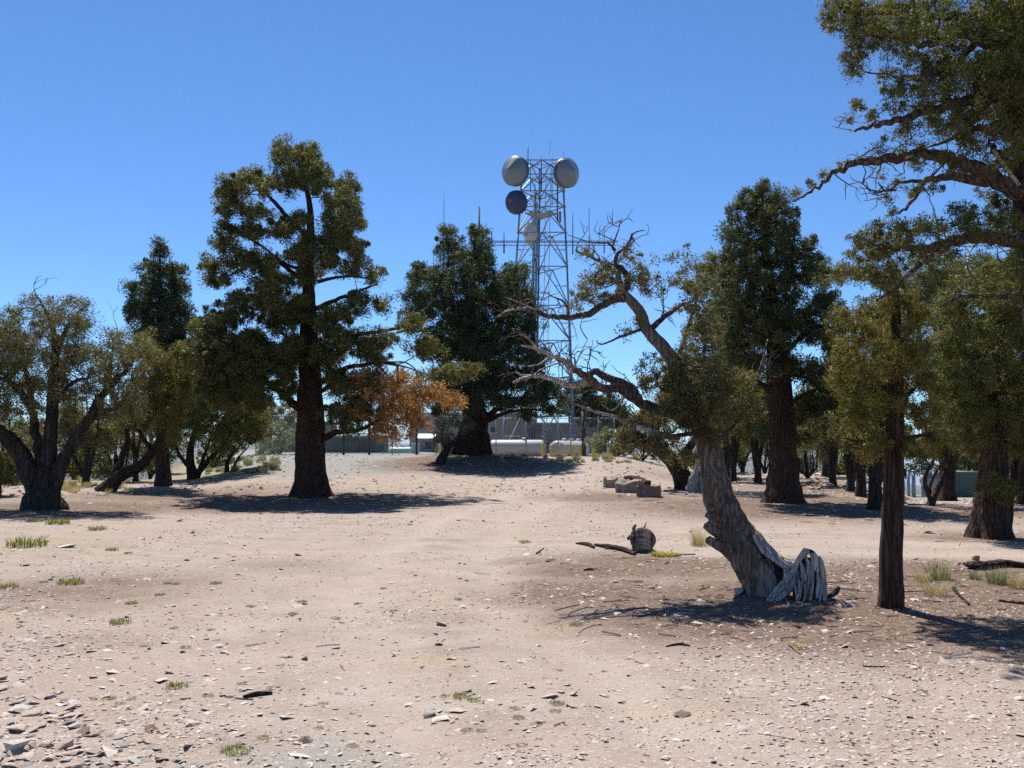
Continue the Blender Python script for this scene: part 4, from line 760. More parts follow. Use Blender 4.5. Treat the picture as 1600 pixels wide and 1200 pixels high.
rock(893, 1104, 34, 'thin tan slab beside a grass tuft right of the bottom centre', PALE, 14, .3)
rock(303, 1066, 18, 'bright white chunk beside a grass patch at left', WHITE, 15, .5)
rock(105, 855, 36, 'flat white slab by the grass at the left, before the forked tree', WHITE, 16, .25, rot=0)
rock(70, 846, 22, 'small flat white stone touching the grass left of the white slab', WHITE, 17, .25)
rock(1152, 929, 32, 'grey-brown boulder in shade against the foot of the leaning snag', GREYR, 18, .75)
rock(1452, 833, 22, 'white flat stone behind the nearest juniper, in the pale track', WHITE, 19, .35)
rock(1526, 876, 18, 'orange-brown upright rock in the sun by the dark brush at right', ORANGE, 20, .9)
rock(1505, 888, 22, 'dark brown rock at the left end of the shaded brush at right', BROWN, 21, .7)
rock(1430, 874, 12, 'reddish and white small rock right of the nearest juniper trunk', PALE, 22, .7)
rock(1042, 881, 9, 'small pinkish rock right below the yellow moss', PALE, 23, .9)
rock(1071, 880, 10, 'small two-toned rock left of the snag, near the yellow moss', PALE, 24, .8)
rock(935, 1105, 22, 'whitish round stone near the bottom, right of centre', WHITE, 25, .3)
rock(1595, 1150, 22, 'grey-white rock cut by the right edge near the bottom', WHITE, 26, .5)
r5 = np.random.default_rng(77)
for i in range(150):
    u = r5.random() ** 1.5
    px, py = -20 + 360 * u + r5.normal() * 12, 1205 - (1 - u) * 150 * r5.random() ** 1.1 + r5.normal() * 5
    rock(px, py, r5.uniform(15, 27) + 36 * r5.random() ** 2.2 * (1 - u), 'pale angular stone among many in the stony lower left corner', [PALE, WHITE, PALE, GREYR][i % 4], 100 + i, [.28, .36, .22][i % 3], 'pale stones strewn over the lower left corner')
for i in range(60):
    px, py = r5.uniform(60, 1580), 860 + 320 * r5.random()
    rock(px, py, r5.uniform(5, 15), 'small flat pale stone lying loose on the open dirt', [PALE, WHITE, BROWN][i % 3], 200 + i, .35, 'small stones on the open dirt')
for i in range(42):
    px, py = r5.normal(1272, 28), r5.normal(758, 4.5)
    rock(px, py, r5.uniform(7, 17), 'brownish rubble rock in the heap right of the tall conifer', [BROWN, PALE, BROWN][i % 3], 300 + i, .7, 'rubble heap right of the tall conifer')
for i in range(34):
    px, py = r5.uniform(950, 1180), r5.uniform(718, 742)
    rock(px, py, r5.uniform(4, 11), 'pale stone on the bank above the concrete block', [PALE, WHITE, BROWN][i % 3], 400 + i, .6, 'stones on the bank above the concrete')
for i in range(26):
    px, py = r5.uniform(775, 880), r5.uniform(705, 722)
    rock(px, py, r5.uniform(6, 13), 'dark shaded rock in the heap beside the cedar trunk', [GREYR, BROWN][i % 2], 500 + i, .8, 'dark rock heap beside the cedar trunk')

# ------------------------------------------------------------------ grass tufts and low plants
def blades(seed, n, h, spread, w, lean=.6, leaf=False):
    r = np.random.default_rng(seed); a = r.random(n) * 6.28; rr = spread * np.sqrt(r.random(n)); bx, by = rr * np.cos(a), rr * np.sin(a)
    L = h * (.5 + .7 * r.random(n)); le = lean * (.3 + r.random(n)); da = a + r.normal(size=n) * .7
    V, Q = [], []
    for i in range(n):
        dx, dy = math.cos(da[i]), math.sin(da[i]); sx, sy = -dy * w, dx * w; b = len(V)
        for t, ww in ((0, 1), (.45, .9), (.8, .55), (1, .1)):
            o = le[i] * L[i] * t ** 1.7; zz = L[i] * (t - .25 * le[i] * t * t)
            V += [(bx[i] + dx * o + sx * ww, by[i] + dy * o + sy * ww, zz), (bx[i] + dx * o - sx * ww, by[i] + dy * o - sy * ww, zz)]
        for k in range(3): Q.append((b + 2 * k, b + 2 * k + 1, b + 2 * k + 3, b + 2 * k + 2))
    return np.array(V), np.array(Q)
GT = [raw_mesh('grass_tuft', *blades(60 + i, 190, .05, .095, .0021), M['grass'], False) for i in range(4)]
def tuft(px, py, wpx, label, group=None, tpl=None, name='grass_tuft', cat='grass tuft', hs=1.0, i=[0]):
    g = on_ground(px, py); i[0] += 1; me = tpl or GT[i[0] % 4]
    o = link(name, me); s = wpx * g[1] / F / .22 * (1.35 if name == 'grass_tuft' else 1); o.location = g - np.array([0, 0, .005]); o.scale = (s, s, s * hs); o.rotation_euler = (0, 0, i[0] * 1.7)
    return tag(o, label, cat, group)
for px, py, w, lab in [(368, 1175, 38, 'bright green grass tuft at the bottom, left of the brown rock'), (276, 1074, 30, 'wide green grass patch beside the white chunk at left'), (42, 853, 50, 'long bright grass clump near the left edge before the white slab'),
    (90, 818, 32, 'round grass clump below the forked left tree'), (55, 815, 20, 'small grass clump just left of the round one below the forked tree'), (152, 828, 24, 'yellowish grass clump right of the forked tree foot'), (110, 912, 34, 'olive grass patch in the left dirt below the white slab'),
    (12, 918, 26, 'grass clump touching the left edge in the middle of the dirt'), (722, 1089, 26, 'tallest green tuft near the bottom centre'), (868, 1112, 16, 'small tuft left of the thin tan slab'), (900, 977, 18, 'lone dark green tuft in front of the snag shadow'), (1440, 1080, 14, 'small upright tuft before the nearest juniper'), (188, 974, 30, 'green tuft pair in the middle of the left dirt'), (325, 1088, 16, 'small tuft right of the white chunk at left')]:
    tuft(px, py, w, lab)
for px, py, w in [(250, 930, 14), (275, 913, 12), (175, 860, 18), (200, 865, 12), (68, 910, 12), (338, 912, 16), (262, 912, 12), (392, 948, 13), (472, 941, 14), (458, 960, 14), (205, 943, 16), (225, 1010, 12), (272, 982, 12), (290, 1012, 14), (170, 1092, 18), (145, 1093, 12), (205, 1093, 14), (187, 1100, 14), (378, 1068, 14), (505, 1100, 14), (550, 1166, 16), (412, 1153, 18), (498, 1138, 14), (730, 1141, 16), (752, 1142, 14), (803, 1108, 16), (810, 1122, 18), (838, 1132, 16), (815, 1165, 16), (870, 1100, 20), (740, 1095, 18), (695, 1088, 14), (850, 1060, 8), (873, 1048, 10), (985, 1030, 8), (945, 1050, 10), (715, 937, 12), (615, 955, 12), (560, 944, 12), (525, 967, 14), (842, 942, 8), (820, 848, 16), (862, 876, 12), (1395, 866, 10), (978, 873, 10), (600, 920, 10), (640, 820, 8), (1160, 1090, 10), (1300, 1120, 9), (1305, 1020, 8), (170, 1010, 10), (330, 985, 12), (440, 1040, 10)]:
    tuft(px, py, w, 'small green grass tuft on the open dirt', 'small grass tufts on the open dirt')
dry = raw_mesh('dry_grass_clump', *blades(81, 170, .22, .10, .002, .55), M['drygrass'], False)
sage = raw_mesh('green_clump', *blades(83, 190, .17, .11, .0028, .5), M['sage'], False)
tuft(1092, 852, 28, 'dry straw-coloured grass clump just left of the leaning snag', tpl=dry, name='dry_grass_clump', cat='dry grass')
tuft(1465, 905, 36, 'grey-green grass clump right of the nearest juniper trunk', tpl=sage, name='green_clump', cat='plant')
tuft(1440, 908, 26, 'dry grass clump left of the grey-green one by the nearest juniper', tpl=dry, name='dry_grass_clump', cat='dry grass', hs=.7)
tuft(1462, 930, 34, 'brownish dry clump in the shade right of the nearest juniper foot', tpl=dry, name='dry_grass_clump', cat='dry grass', hs=.7)
tuft(1558, 912, 30, 'fresh green clump at the right edge by the dark brush', tpl=sage, name='green_clump', cat='plant', hs=1.2)
tuft(1588, 918, 26, 'straw clump cut by the right edge', tpl=dry, name='dry_grass_clump', cat='dry grass')
tuft(1524, 905, 18, 'little green plant in front of the shaded brush at right', tpl=sage, name='green_clump', cat='plant')
tuft(1405, 788, 18, 'low green plant just right behind the nearest juniper trunk', tpl=sage, name='green_clump', cat='plant')
for i in range(46):
    px, py = r5.uniform(90, 215), r5.uniform(735, 772); tuft(px, py, r5.uniform(8, 16), 'straw grass clump on the slope behind the forked left tree', 'dry grass on the left slope', dry, 'dry_grass_clump', 'dry grass', r5.uniform(.6, 1.1))
for i in range(34):
    px, py = r5.uniform(310, 440), r5.uniform(716, 742); tuft(px, py, r5.uniform(8, 15), 'grey-green clump on the bank left of the tallest juniper', 'sage clumps on the left bank', sage, 'green_clump', 'plant', r5.uniform(.6, 1.2))
for i in range(40):
    px, py = r5.uniform(862, 1060), r5.uniform(712, 724); tuft(px, py, r5.uniform(6, 13), 'low weed along the fence line right of the black pole', 'weeds along the fence', [sage, dry][i % 3 == 0], 'weed_clump', 'weed', r5.uniform(.6, 1.3))
# yellow moss mats
for px, py, w, lab in [(1010, 862, 30, 'yellow moss at the foot of the root knot'), (1040, 868, 42, 'longest yellow moss mat right of the root knot'), (1245, 1010, 26, 'faint yellow moss patch in front of the snag roots')]:
    me = raw_mesh('moss_mat', *blades(int(px), 420, .035, .11, .004, 1.2), M['moss'], False); tuft(px, py, w, lab, tpl=me, name='moss_mat', cat='moss')

# ------------------------------------------------------------------ dead wood
def wood(name, paths, mat, label, cat, sides=14, seed=1, ridge=.14, ridges=7, parent=None, base=None, lump=.15):
    r = np.random.default_rng(seed); arr = []
    base = np.array(paths[0][0][:3]) if base is None else base
    for p in paths:
        p = np.array(p, float); c = catmull(p, max(.012, np.mean(p[:, 3]) * .5)); arr.append(tube_arrays(c, sides, r, ridge, None, 1.2, lump, ridges))
    me = tubes_mesh(name, [(V - base, Q, T) for V, Q, T in arr], mat)
    o = link(name, me, parent)
    if parent is None: o.location = base; tag(o, label, cat)
    elif label: o['label'] = label
    return o
def pp(pts, d, zoff=0):
    """[(px, py, r, doff)] -> world path"""
    out = []
    for it in pts:
        dd = d + (it[3] if len(it) > 3 else 0); q = P(it[0], it[1], dd); out.append([*q, it[2]])
    return out
snag = [o for o in bpy.data.objects if o.name == 'leaning_snag_tree'][0]; sb = np.array(snag.location)
D = 10.5
outer = [(1186, 838, -.02), (1204, 860, -.05), (1222, 876, -.10), (1240, 886, -.15), (1247, 896, -.23), (1240, 915, -.28), (1222, 931, -.34), (1206, 945, -.40)]
inner = [(1176, 836, -.08), (1192, 860, -.13), (1208, 874, -.17), (1224, 885, -.22), (1229, 894, -.26), (1224, 908, -.30), (1212, 922, -.36), (1200, 938, -.42)]
strands = []
for i, t in enumerate((0, .22, .42, .6, .8, 1.0)):
    strands.append([(a[0] * (1 - t) + b[0] * t + 1.2 * math.sin(k * 2.3 + i * 1.7), a[1] * (1 - t) + b[1] * t, (.016 + .016 * math.sin(math.pi * (k + 1) / 9)) * (1.0, .55, .8, .5, .75, .7)[i], a[2] * (1 - t) + b[2] * t - (.012, .028, .0, .026, .004, .012)[i]) for k, (a, b) in enumerate(zip(outer, inner))])
for st_ in strands: wood('root', [pp(st_, D)], M['silver'], 'bleached silver root sinew', None, 14, int(st_[0][0]), .28, 3, snag, sb, .08)
wood('root', [pp([(1200, 862, .05, -.02), (1217, 886, .06, -.08), (1219, 910, .065, -.12), (1212, 942, .06, -.18)], D)], M['greybark'], None, None, 14, 4, .16, 4, snag, sb, .05)
wood('root', [pp([(1214, 868, .03, -.05), (1236, 890, .04, -.1), (1247, 912, .045, -.14), (1245, 940, .04, -.2)], D)], M['greybark'], None, None, 14, 3, .16, 4, snag, sb, .05)
for a in ([(1124, 790, .04, -.05), (1112, 796, .035, -.10), (1105, 795, .020, -.12)], [(1130, 814, .05, -.06), (1114, 808, .042, -.12), (1104, 804, .028, -.14)], [(1130, 838, .06, -.06), (1114, 828, .052, -.12), (1104, 820, .045, -.14)], [(1138, 860, .07, -.08), (1120, 851, .055, -.13), (1106, 843, .045, -.15)]):
    wood('broken_stub', [pp(a, D)], M['snag'], 'broken grey branch stub', None, 12, int(a[0][0]), .2, 3, snag, sb, .1)
wood('torn_wood', [pp([(1106, 756, .006, -.125), (1112, 776, .013, -.146), (1120, 798, .012, -.150), (1128, 822, .004, -.15)], D)], M['rawwood'], 'orange raw wood strip where bark is torn', None, 12, 8, .1, 3, snag, sb, .02)
d2 = 10.2
st = empty('root_stump', P(1270, 940, d2), 'upturned silver root stump with folded finger-like roots, right of the leaning snag', 'stump'); stb = np.array(st.location)
wood('stump_body', [pp([(1264, 950, .085), (1264, 915, .085), (1261, 890, .07), (1261, 872, .03)], d2 + .08), pp([(1253, 950, .07), (1253, 908, .075), (1255, 884, .055), (1258, 868, .02)], d2 + .09), pp([(1279, 950, .05), (1283, 905, .05), (1281, 880, .032), (1279, 870, .014)], d2 + .1), pp([(1285, 945, .03), (1286, 905, .03), (1285, 880, .016)], d2 + .06)], M['greybark'], None, None, 16, 11, .18, 5, st, stb, .06)
fing = [[(1240, 895, .018), (1246, 880, .026), (1254, 868, .034), (1261, 860, .040)], [(1269, 863, .024), (1272, 878, .036), (1267, 892, .034), (1263, 911, .032), (1262, 930, .028), (1260, 945, .02)], [(1279, 870, .018, .02), (1284, 882, .022, 0), (1286, 909, .022, 0)], [(1271, 901, .010, -.05), (1269, 919, .016, -.06), (1266, 938, .014, -.08)],
        [(1278, 898, .012, -.04), (1279, 912, .019, -.06), (1276, 934, .016, -.08)], [(1284, 907, .012, -.03), (1289, 922, .020, -.05), (1287, 938, .016, -.08)], [(1252, 897, .026, -.02), (1257, 902, .032, -.03), (1254, 910, .02, -.02)], [(1253, 908, .008, -.05), (1251, 925, .013, -.07), (1247, 942, .010, -.08)], [(1244, 915, .016, -.02), (1246, 940, .018, -.05)],
        [(1256, 912, .01, -.06), (1258, 928, .013, -.08), (1255, 942, .01, -.08)], [(1287, 932, .014, -.04), (1298, 931, .020, -.06), (1306, 925, .024, -.06), (1311, 918, .018, -.06)]]
fing += [[(1247, 874, .018, .0), (1254, 888, .022, -.01), (1255, 906, .02, -.02)], [(1264, 872, .016, .01), (1258, 890, .02, 0), (1249, 908, .016, -.01)], [(1262, 861, .022, .03), (1270, 864, .018, .04), (1276, 870, .012, .05)], [(1274, 866, .010, .0), (1278, 885, .014, -.02), (1277, 902, .008, -.03)], [(1259, 868, .012, .01), (1263, 884, .018, -.01), (1259, 905, .012, -.03)], [(1288, 890, .006, .02), (1290, 912, .010, .0), (1292, 940, .012, -.03)], [(1248, 905, .008, -.06), (1249, 925, .012, -.08), (1243, 944, .008, -.10)], [(1281, 905, .008, -.07), (1283, 922, .011, -.09), (1280, 942, .008, -.11)]]
for i, f in enumerate(fing): wood('root_finger', [pp([(a[0], a[1], a[2], (a[3] if len(a) > 3 else 0) - .05) for a in f], d2)], M['silver'] if i not in (10, 12, 13) else M['greybark'], None, None, 14, 12 + i, .30, 3, st, stb, .10)
wood('driftwood_piece', [pp([(1316, 938, .012), (1328, 946, .022), (1340, 957, .008)], 9.8), pp([(1312, 940, .01), (1322, 951, .016), (1332, 960, .006)], 9.78)], M['silver'], 'small frayed grey wood scrap right of the silver root stump', 'dead wood', 10, 14)
def lying(name, pix, rr, mat, label, cat='stick', lift=1.0):
    q = [];
    for (x, y), r_ in zip(pix, rr): g = on_ground(x, y); q.append([g[0], g[1], g[2] + r_ * lift, r_])
    return wood(name, [q], mat, label, cat, 10, int(pix[0][0]), .12, 4)
lying('fallen_stick', [(930, 853), (955, 858), (975, 862), (992, 868)], [.02, .035, .035, .025], M['redbark'], 'thick brown stick on the ground left of the root knot')
lying('fallen_stick', [(945, 858), (965, 859), (982, 861)], [.012, .02, .014], M['limb'], 'thinner pale stick right behind the thick brown one by the root knot')
lying('fallen_stick', [(900, 850), (918, 853), (928, 857)], [.012, .03, .02], M['redbark'], 'short dark stick at the far left of the root knot litter')
lying('fallen_stick', [(838, 866), (850, 857)], [.012, .008], M['limb'], 'short pale stick pointing up the track left of the root knot')
lying('fallen_stick', [(912, 892), (922, 891), (934, 892)], [.008, .014, .008], M['redbark'], 'lone dark twig in the dirt in front of the root knot')
lying('fallen_stick', [(1243, 951), (1255, 948), (1267, 945)], [.006, .012, .008], M['silver'], 'white bone-like stick in front of the silver root stump')
lying('fallen_stick', [(1262, 960), (1272, 954)], [.016, .012], M['silver'], 'short stubby white stick nearest the camera by the root stump')
lying('fallen_stick', [(1228, 938), (1234, 948)], [.006, .008], M['silver'], 'tiny curved white stick under the snag roots')
lying('fallen_stick', [(1490, 922), (1500, 933), (1514, 946)], [.02, .014, .012], M['bark'], 'dark bent stick standing from the shade right of the nearest juniper')
lying('fallen_stick', [(1560, 940), (1600, 944), (1640, 946)], [.012, .014, .01], M['limb'], 'long reddish stick at the right edge beside the tree shadow')
lying('fallen_stick', [(1040, 1011), (1060, 1008), (1078, 1010)], [.005, .009, .005], M['redbark'], 'thin twig on the ground below the snag shadow')
lying('fallen_stick', [(380, 1091), (400, 1088), (425, 1085)], [.01, .016, .01], M['bark'], 'dark stick in the gravel left of the bottom centre')
lying('fallen_log', [(1498, 886), (1530, 890), (1570, 886), (1612, 888)], [.025, .05, .045, .03], M['bark'], 'dark fallen log in shade under brush at the right edge', 'log')
lying('fallen_log', [(978, 754), (995, 757), (1012, 762)], [.13, .15, .12], M['redbark'], 'short brown log lying on top behind the concrete block', 'log', 1.0)
# twisted root knot
k0 = on_ground(1003, 862); kd = k0[1]
kn = empty('root_knot', k0, 'twisted coiled root burl standing on the dirt left of the snag', 'root knot'); kb = k0.copy()
arcs = [[(987 + k % 2 * 2, y + 5, .018, .10), (992, y, .028, -.04), (1003, y - 3 - k % 2, .034, -.12), (1014, y + 1, .032, -.06), (1019 - (k % 3), y + 7, .020, .10)] for k, y in enumerate((831, 838, 845, 852, 858))]
for i, pth in enumerate(arcs + [[(1005, 828, .03, .02), (1016, 834, .034, -.03), (1021, 846, .036, 0), (1014, 860, .034, .04)], [(981, 842, .022, -.02), (986, 839, .030, -.08), (989, 847, .034, -.1), (997, 858, .03, -.1), (1008, 864, .02, -.08)], [(994, 834, .032, 0), (990, 826, .030, 0), (993, 820, .018, 0)], [(1000, 830, .012, 0), (1007, 823, .010, 0), (1010, 816, .005, 0)]]):
    wood('coil' if i < 7 else 'root_stub', [pp(pth, kd)], M['snag'], None, None, 12, 30 + i, .22, 3, kn, kb, .10)
wood('core', [pp([(996, 860, .05, .05), (1004, 850, .085, .05), (1004, 838, .07, .05), (1001, 830, .03, .05)], kd)], M['bark'], None, None, 14, 44, .1, 5, kn, kb)
# pale splintered stump behind the snag
q = on_ground(1086, 768)
wood('splintered_stump', [pp([(1080, 768, .20), (1084, 752, .16), (1090, 730, .06), (1093, 718, .02)], q[1]), pp([(1096, 768, .16), (1098, 745, .12), (1095, 722, .03)], q[1])], M['silver'], 'pale splintered stump between the bent tree and the snag trunk', 'stump', 14, 15, .25, 5)

# ------------------------------------------------------------------ concrete
CONC = plain_mat('weathered_concrete', (.36, .30, .235), (.20, .165, .13), .95, 0, 5, 1.0)
def chunk(name, px0, px1, py0, py1, d, depth, label, mat=CONC, cat='concrete block', seed=1, rz=0):
    a, b = P(px0, py1, d), P(px1, py0, d); r = np.random.default_rng(seed)
    bm = bmesh.new(); bmesh.ops.create_cube(bm, size=1); bmesh.ops.subdivide_edges(bm, edges=bm.edges, cuts=4, use_grid_fill=True)
    sx, sy, sz = b[0] - a[0], depth, b[2] - a[2]
    for v in bm.verts:
        v.co.x *= sx; v.co.y *= sy; v.co.z *= sz
        nn = vnoise(np.array([v.co.x * 4 + seed * 3.1]), np.array([v.co.y * 5 + v.co.z * 4]))[0]
        v.co += Vector((r.normal() * .014 + nn * .10, r.normal() * .014 + nn * .10, (nn * .26 + r.normal() * .015 if v.co.z > 0 else 0)))
    me = bpy.data.meshes.new(name); bm.to_mesh(me); bm.free(); me.materials.append(mat)
    o = link(name, me); o.location = ((a[0] + b[0]) / 2, d + depth / 2, (a[2] + b[2]) / 2); o.rotation_euler = (0, 0, rz)
    m = o.modifiers.new('bevel', 'BEVEL'); m.width = .02; m.segments = 2
    return tag(o, label, cat)
chunk('concrete_block', 947, 972, 746, 763, on_ground(960, 762)[1], .9, 'square-ended pale concrete block at the left end of the broken row', seed=2, rz=-.12)
chunk('concrete_block', 966, 1002, 754, 772, on_ground(985, 770)[1], .9, 'middle broken concrete block with a dipped top edge', seed=3, rz=-.22)
chunk('concrete_block', 998, 1033, 762, 780, on_ground(1015, 777)[1], .6, 'right-hand dark-ended concrete block nearest the camera', mat=plain_mat('stained_concrete', (.25, .195, .15), (.14, .11, .085), .95, 0, 6, 1.0), seed=4, rz=-.3)

# ------------------------------------------------------------------ yard beyond the track
GALV = plain_mat('galvanised_steel', (.26, .29, .32), (.20, .23, .26), .5, .45, 6)
DARKM = plain_mat('dark_steel', (.05, .052, .06), (.035, .035, .04), .6, .3, 5)
TANW = plain_mat('tan_wall', (.29, .25, .19), (.25, .21, .16), .9, 0, 1.5, .2)
CREAM = plain_mat('cream_wall', (.38, .345, .28), (.33, .30, .245), .9, 0, 1.2, .2)
BROWNW = plain_mat('brown_wall', (.17, .135, .105), (.135, .105, .08), .9, 0, 1.2, .3)
GREENW = plain_mat('green_paint', (.055, .10, .080), (.045, .085, .068), .6, .1, 2)
WROOF = plain_mat('pale_metal_roof', (.55, .57, .60), (.48, .50, .53), .5, .2, 3)
TANKW = plain_mat('white_tank_paint', (.50, .475, .43), (.42, .39, .345), .45, 0, 1.2)
MINT = plain_mat('mint_tank_paint', (.30, .52, .41), (.26, .46, .37), .45, 0, 2)
YEL = plain_mat('yellow_paint', (.72, .46, .03), (.62, .38, .03), .5, 0, 5)
def gx(px, d): return P(px, 690, d)[0]
def bx(mb, px0, px1, py0, py1, d, depth, dz=0, rz=0):
    a, b = P(px0, py1, d), P(px1, py0, d); return mb.box((a[0], d, a[2] + dz), (b[0], d + depth, b[2]), rz)
def building(name, label, px0, px1, ptop, d, depth, wall, roofm, over=.25, slats=0, cat='building', rz=0, slope=0, win=(), door=None, ribs=0):
    a, b = P(px0, ptop, d), P(px1, ptop, d); zb = min(g1(a[0], d), g1(b[0], d), g1(a[0], d + depth)) - .3; top = a[2]
    root = empty(name, ((a[0] + b[0]) / 2, d, zb), label, cat); o = np.array(root.location); root.rotation_euler = (0, 0, rz)
    m = MB().box((a[0], d, zb), (b[0], d + depth, top))
    if ribs:
        n = int((b[0] - a[0]) / ribs)
        for i in range(n + 1): x = a[0] + (b[0] - a[0]) * i / max(n, 1); m.box((x - .02, d - .035, zb + .1), (x + .02, d - .002, top - .05))
    if slats:
        n = int((top - zb) / slats)
        for i in range(1, n): m.box((a[0] - .01, d - .05, zb + i * slats), (b[0] + .01, d - .003, zb + i * slats + slats * .35))
    m.build('wall', wall, root, org=o)
    r = MB(); x0, x1, y0, y1 = a[0] - over, b[0] + over, d - over, d + depth + over; s = slope
    V = [(x0, y0, top + .004), (x1, y0, top + .004), (x1, y1, top + .004 + s), (x0, y1, top + .004 + s), (x0, y0, top + .16), (x1, y0, top + .16), (x1, y1, top + .16 + s), (x0, y1, top + .16 + s)]
    r.add(V, [(0, 3, 2, 1), (4, 5, 6, 7), (0, 1, 5, 4), (1, 2, 6, 5), (2, 3, 7, 6), (3, 0, 4, 7)]); r.build('roof', roofm, root, org=o)
    for (w0, w1, t0, t1) in win:
        p, q = P(w0, t1, d), P(w1, t0, d); f = MB().box((p[0] - .05, d - .06, p[2] - .05), (q[0] + .05, d - .002, q[2] + .05)).build('window', WROOF, root, org=o)
        g = MB().box((p[0], d - .075, p[2]), (q[0], d - .062, q[2])).build('pane', DARKM, f, org=o)
    if door:
        p, q = P(door[0], door[2], d), P(door[1], door[2], d); dd = MB().box((p[0], d - .06, zb + .32), (q[0], d - .002, p[2])).build('door', DARKM, root, org=o)
        MB().box((q[0] - .15, d - .12, zb + 1.3), (q[0] - .08, d - .061, zb + 1.36)).build('handle', GALV, dd, org=o)
    return root
building('brown_building', 'low dark brown block building far behind the tallest juniper trunk', 434, 508, 662, 74, 5, BROWNW, plain_mat('brown_roof', (.30, .22, .17), None, .8), .2, win=[(440, 452, 676, 688)])
building('storage_container', 'dark green storage container between the tallest juniper and the mint tank', 508, 600, 684, 69, 2.6, GREENW, plain_mat('pale_green_top', (.30, .36, .34), None, .6), .06, ribs=.6, cat='container', door=(560, 580, 689))
cs = building('cream_shed', 'cream utility building with a sloped pale metal awning left of the dark cedar', 640, 745, 648, 77, 5, CREAM, plain_mat('cream_roof', (.42, .39, .34), None, .8), .2, win=[(664, 678, 690, 702)])
aw = MB(); a, b = P(652, 686, 75.6), P(686, 668, 77.0)
aw.add([(a[0], 75.3, a[2]), (b[0] - .2, 75.3, a[2]), (b[0], 76.98, b[2]), (a[0] + .2, 76.98, b[2]), (a[0], 75.3, a[2] + .08), (b[0] - .2, 75.3, a[2] + .08), (b[0], 76.98, b[2] + .08), (a[0] + .2, 76.98, b[2] + .08)], [(0, 3, 2, 1), (4, 5, 6, 7), (0, 1, 5, 4), (1, 2, 6, 5), (2, 3, 7, 6), (3, 0, 4, 7)])
aw.build('awning', WROOF, cs, org=np.array(cs.location))
aw = MB(); bx(aw, 654, 656.5, 684, 716, 75.4, .1); bx(aw, 681, 683.5, 684, 716, 75.4, .1); aw.build('awning_post', GALV, cs, org=np.array(cs.location))
building('tan_building', 'taller tan building with a small white unit, directly behind the dark cedar trunk', 755, 835, 648, 92, 6, TANW, plain_mat('grey_roof', (.36, .34, .31), None, .8), .3, win=[(766, 776, 666, 676)])
building('slatted_building', 'long low grey-tan building with horizontal slats behind the tower base and tanks', 833, 948, 663, 93, 7, plain_mat('greyed_tan_slats', (.30, .27, .225), (.21, .19, .16), .9, 0, 2, .4), plain_mat('dusty_roof', (.48, .45, .40), (.40, .37, .33), .9, 0, 1), .3, slats=.45)
building('green_shed', 'dark green metal shed at right, behind the stubby slanted tree', 1468, 1530, 740, 88, 4, GREENW, plain_mat('shed_roof', (.09, .13, .11), None, .6), .1, ribs=1.2, cat='shed', rz=0)
def tank(name, label, px0, px1, pyc, rad, d, mat, rz=0, dome=True, legs=True, band=False):
    a, b = P(px0, pyc, d), P(px1, pyc, d); L = (b[0] - a[0]) / max(.3, math.cos(rz)); c = (a + b) / 2
    root = empty(name, (c[0], d, g1(c[0], d)), label, 'tank'); root.rotation_euler = (0, 0, rz); o = np.array([c[0], d, float(root.location[2])]); zc = c[2] - o[2]
    n = 9; prof = [(-L / 2 + rad * .55 * (1 - math.cos(math.pi / 2 * i / n)), rad * math.sin(math.pi / 2 * i / n)) for i in range(n + 1)]; prof += [(-t, r_) for t, r_ in prof[::-1]]
    MB().lathe(prof, (0, 0, zc), (1, 0, 0), 24).build('vessel', mat, root, smooth=True)
    if dome: MB().lathe([(0, rad * .28), (rad * .22, rad * .28), (rad * .32, rad * .18), (rad * .34, 0)], (L * .12, 0, zc + rad * .94), (0, 0, 1), 14).build('dome_lid', mat, root, smooth=True)
    if legs:
        for s in (-1, 1): MB().box((s * L * .3 - .1, -rad * .6, -.25), (s * L * .3 + .1, rad * .6, zc - rad * .75)).build('leg', CONC, root)
    return root
tank('propane_tank', 'long white propane tank right of the dark cedar trunk', 763, 853, 701, .56, 64, TANKW)
tank('propane_tank', 'left one of the three short white tanks seen end-on by the yellow posts', 866, 892, 702, .56, 65, TANKW, 1.05)
tank('propane_tank', 'middle one of the three short white tanks by the yellow posts', 877, 903, 702, .56, 66.2, TANKW, 1.05)
tank('propane_tank', 'right one of the three short white tanks, nearest the black pole', 888, 914, 702, .56, 67.4, TANKW, 1.05)
tank('propane_tank', 'small mint green propane tank before the green container', 607, 645, 706, .31, 66, MINT)
tank('propane_tank', 'white rounded tank end behind the gate posts at far right', 1440, 1462, 750, .62, 92, TANKW, .9)
cb = MB(); bx(cb, 642, 654, 694, 714, 65, .5); bx(cb, 641.5, 654.5, 692.5, 694, 64.95, .6); tag(cb.build('utility_cabinet', plain_mat('mint_cabinet', (.42, .52, .48), None, .6), bevel=.02, org=P(648, 712, 65)), 'pale mint utility cabinet at the right end of the mint tank', 'cabinet')
cb = MB(); bx(cb, 594, 600, 706.5, 712, 64, .4); tag(cb.build('concrete_footing', CONC, bevel=.02, org=P(597, 712, 64)), 'small pale block on the gravel left of the mint tank', 'block')
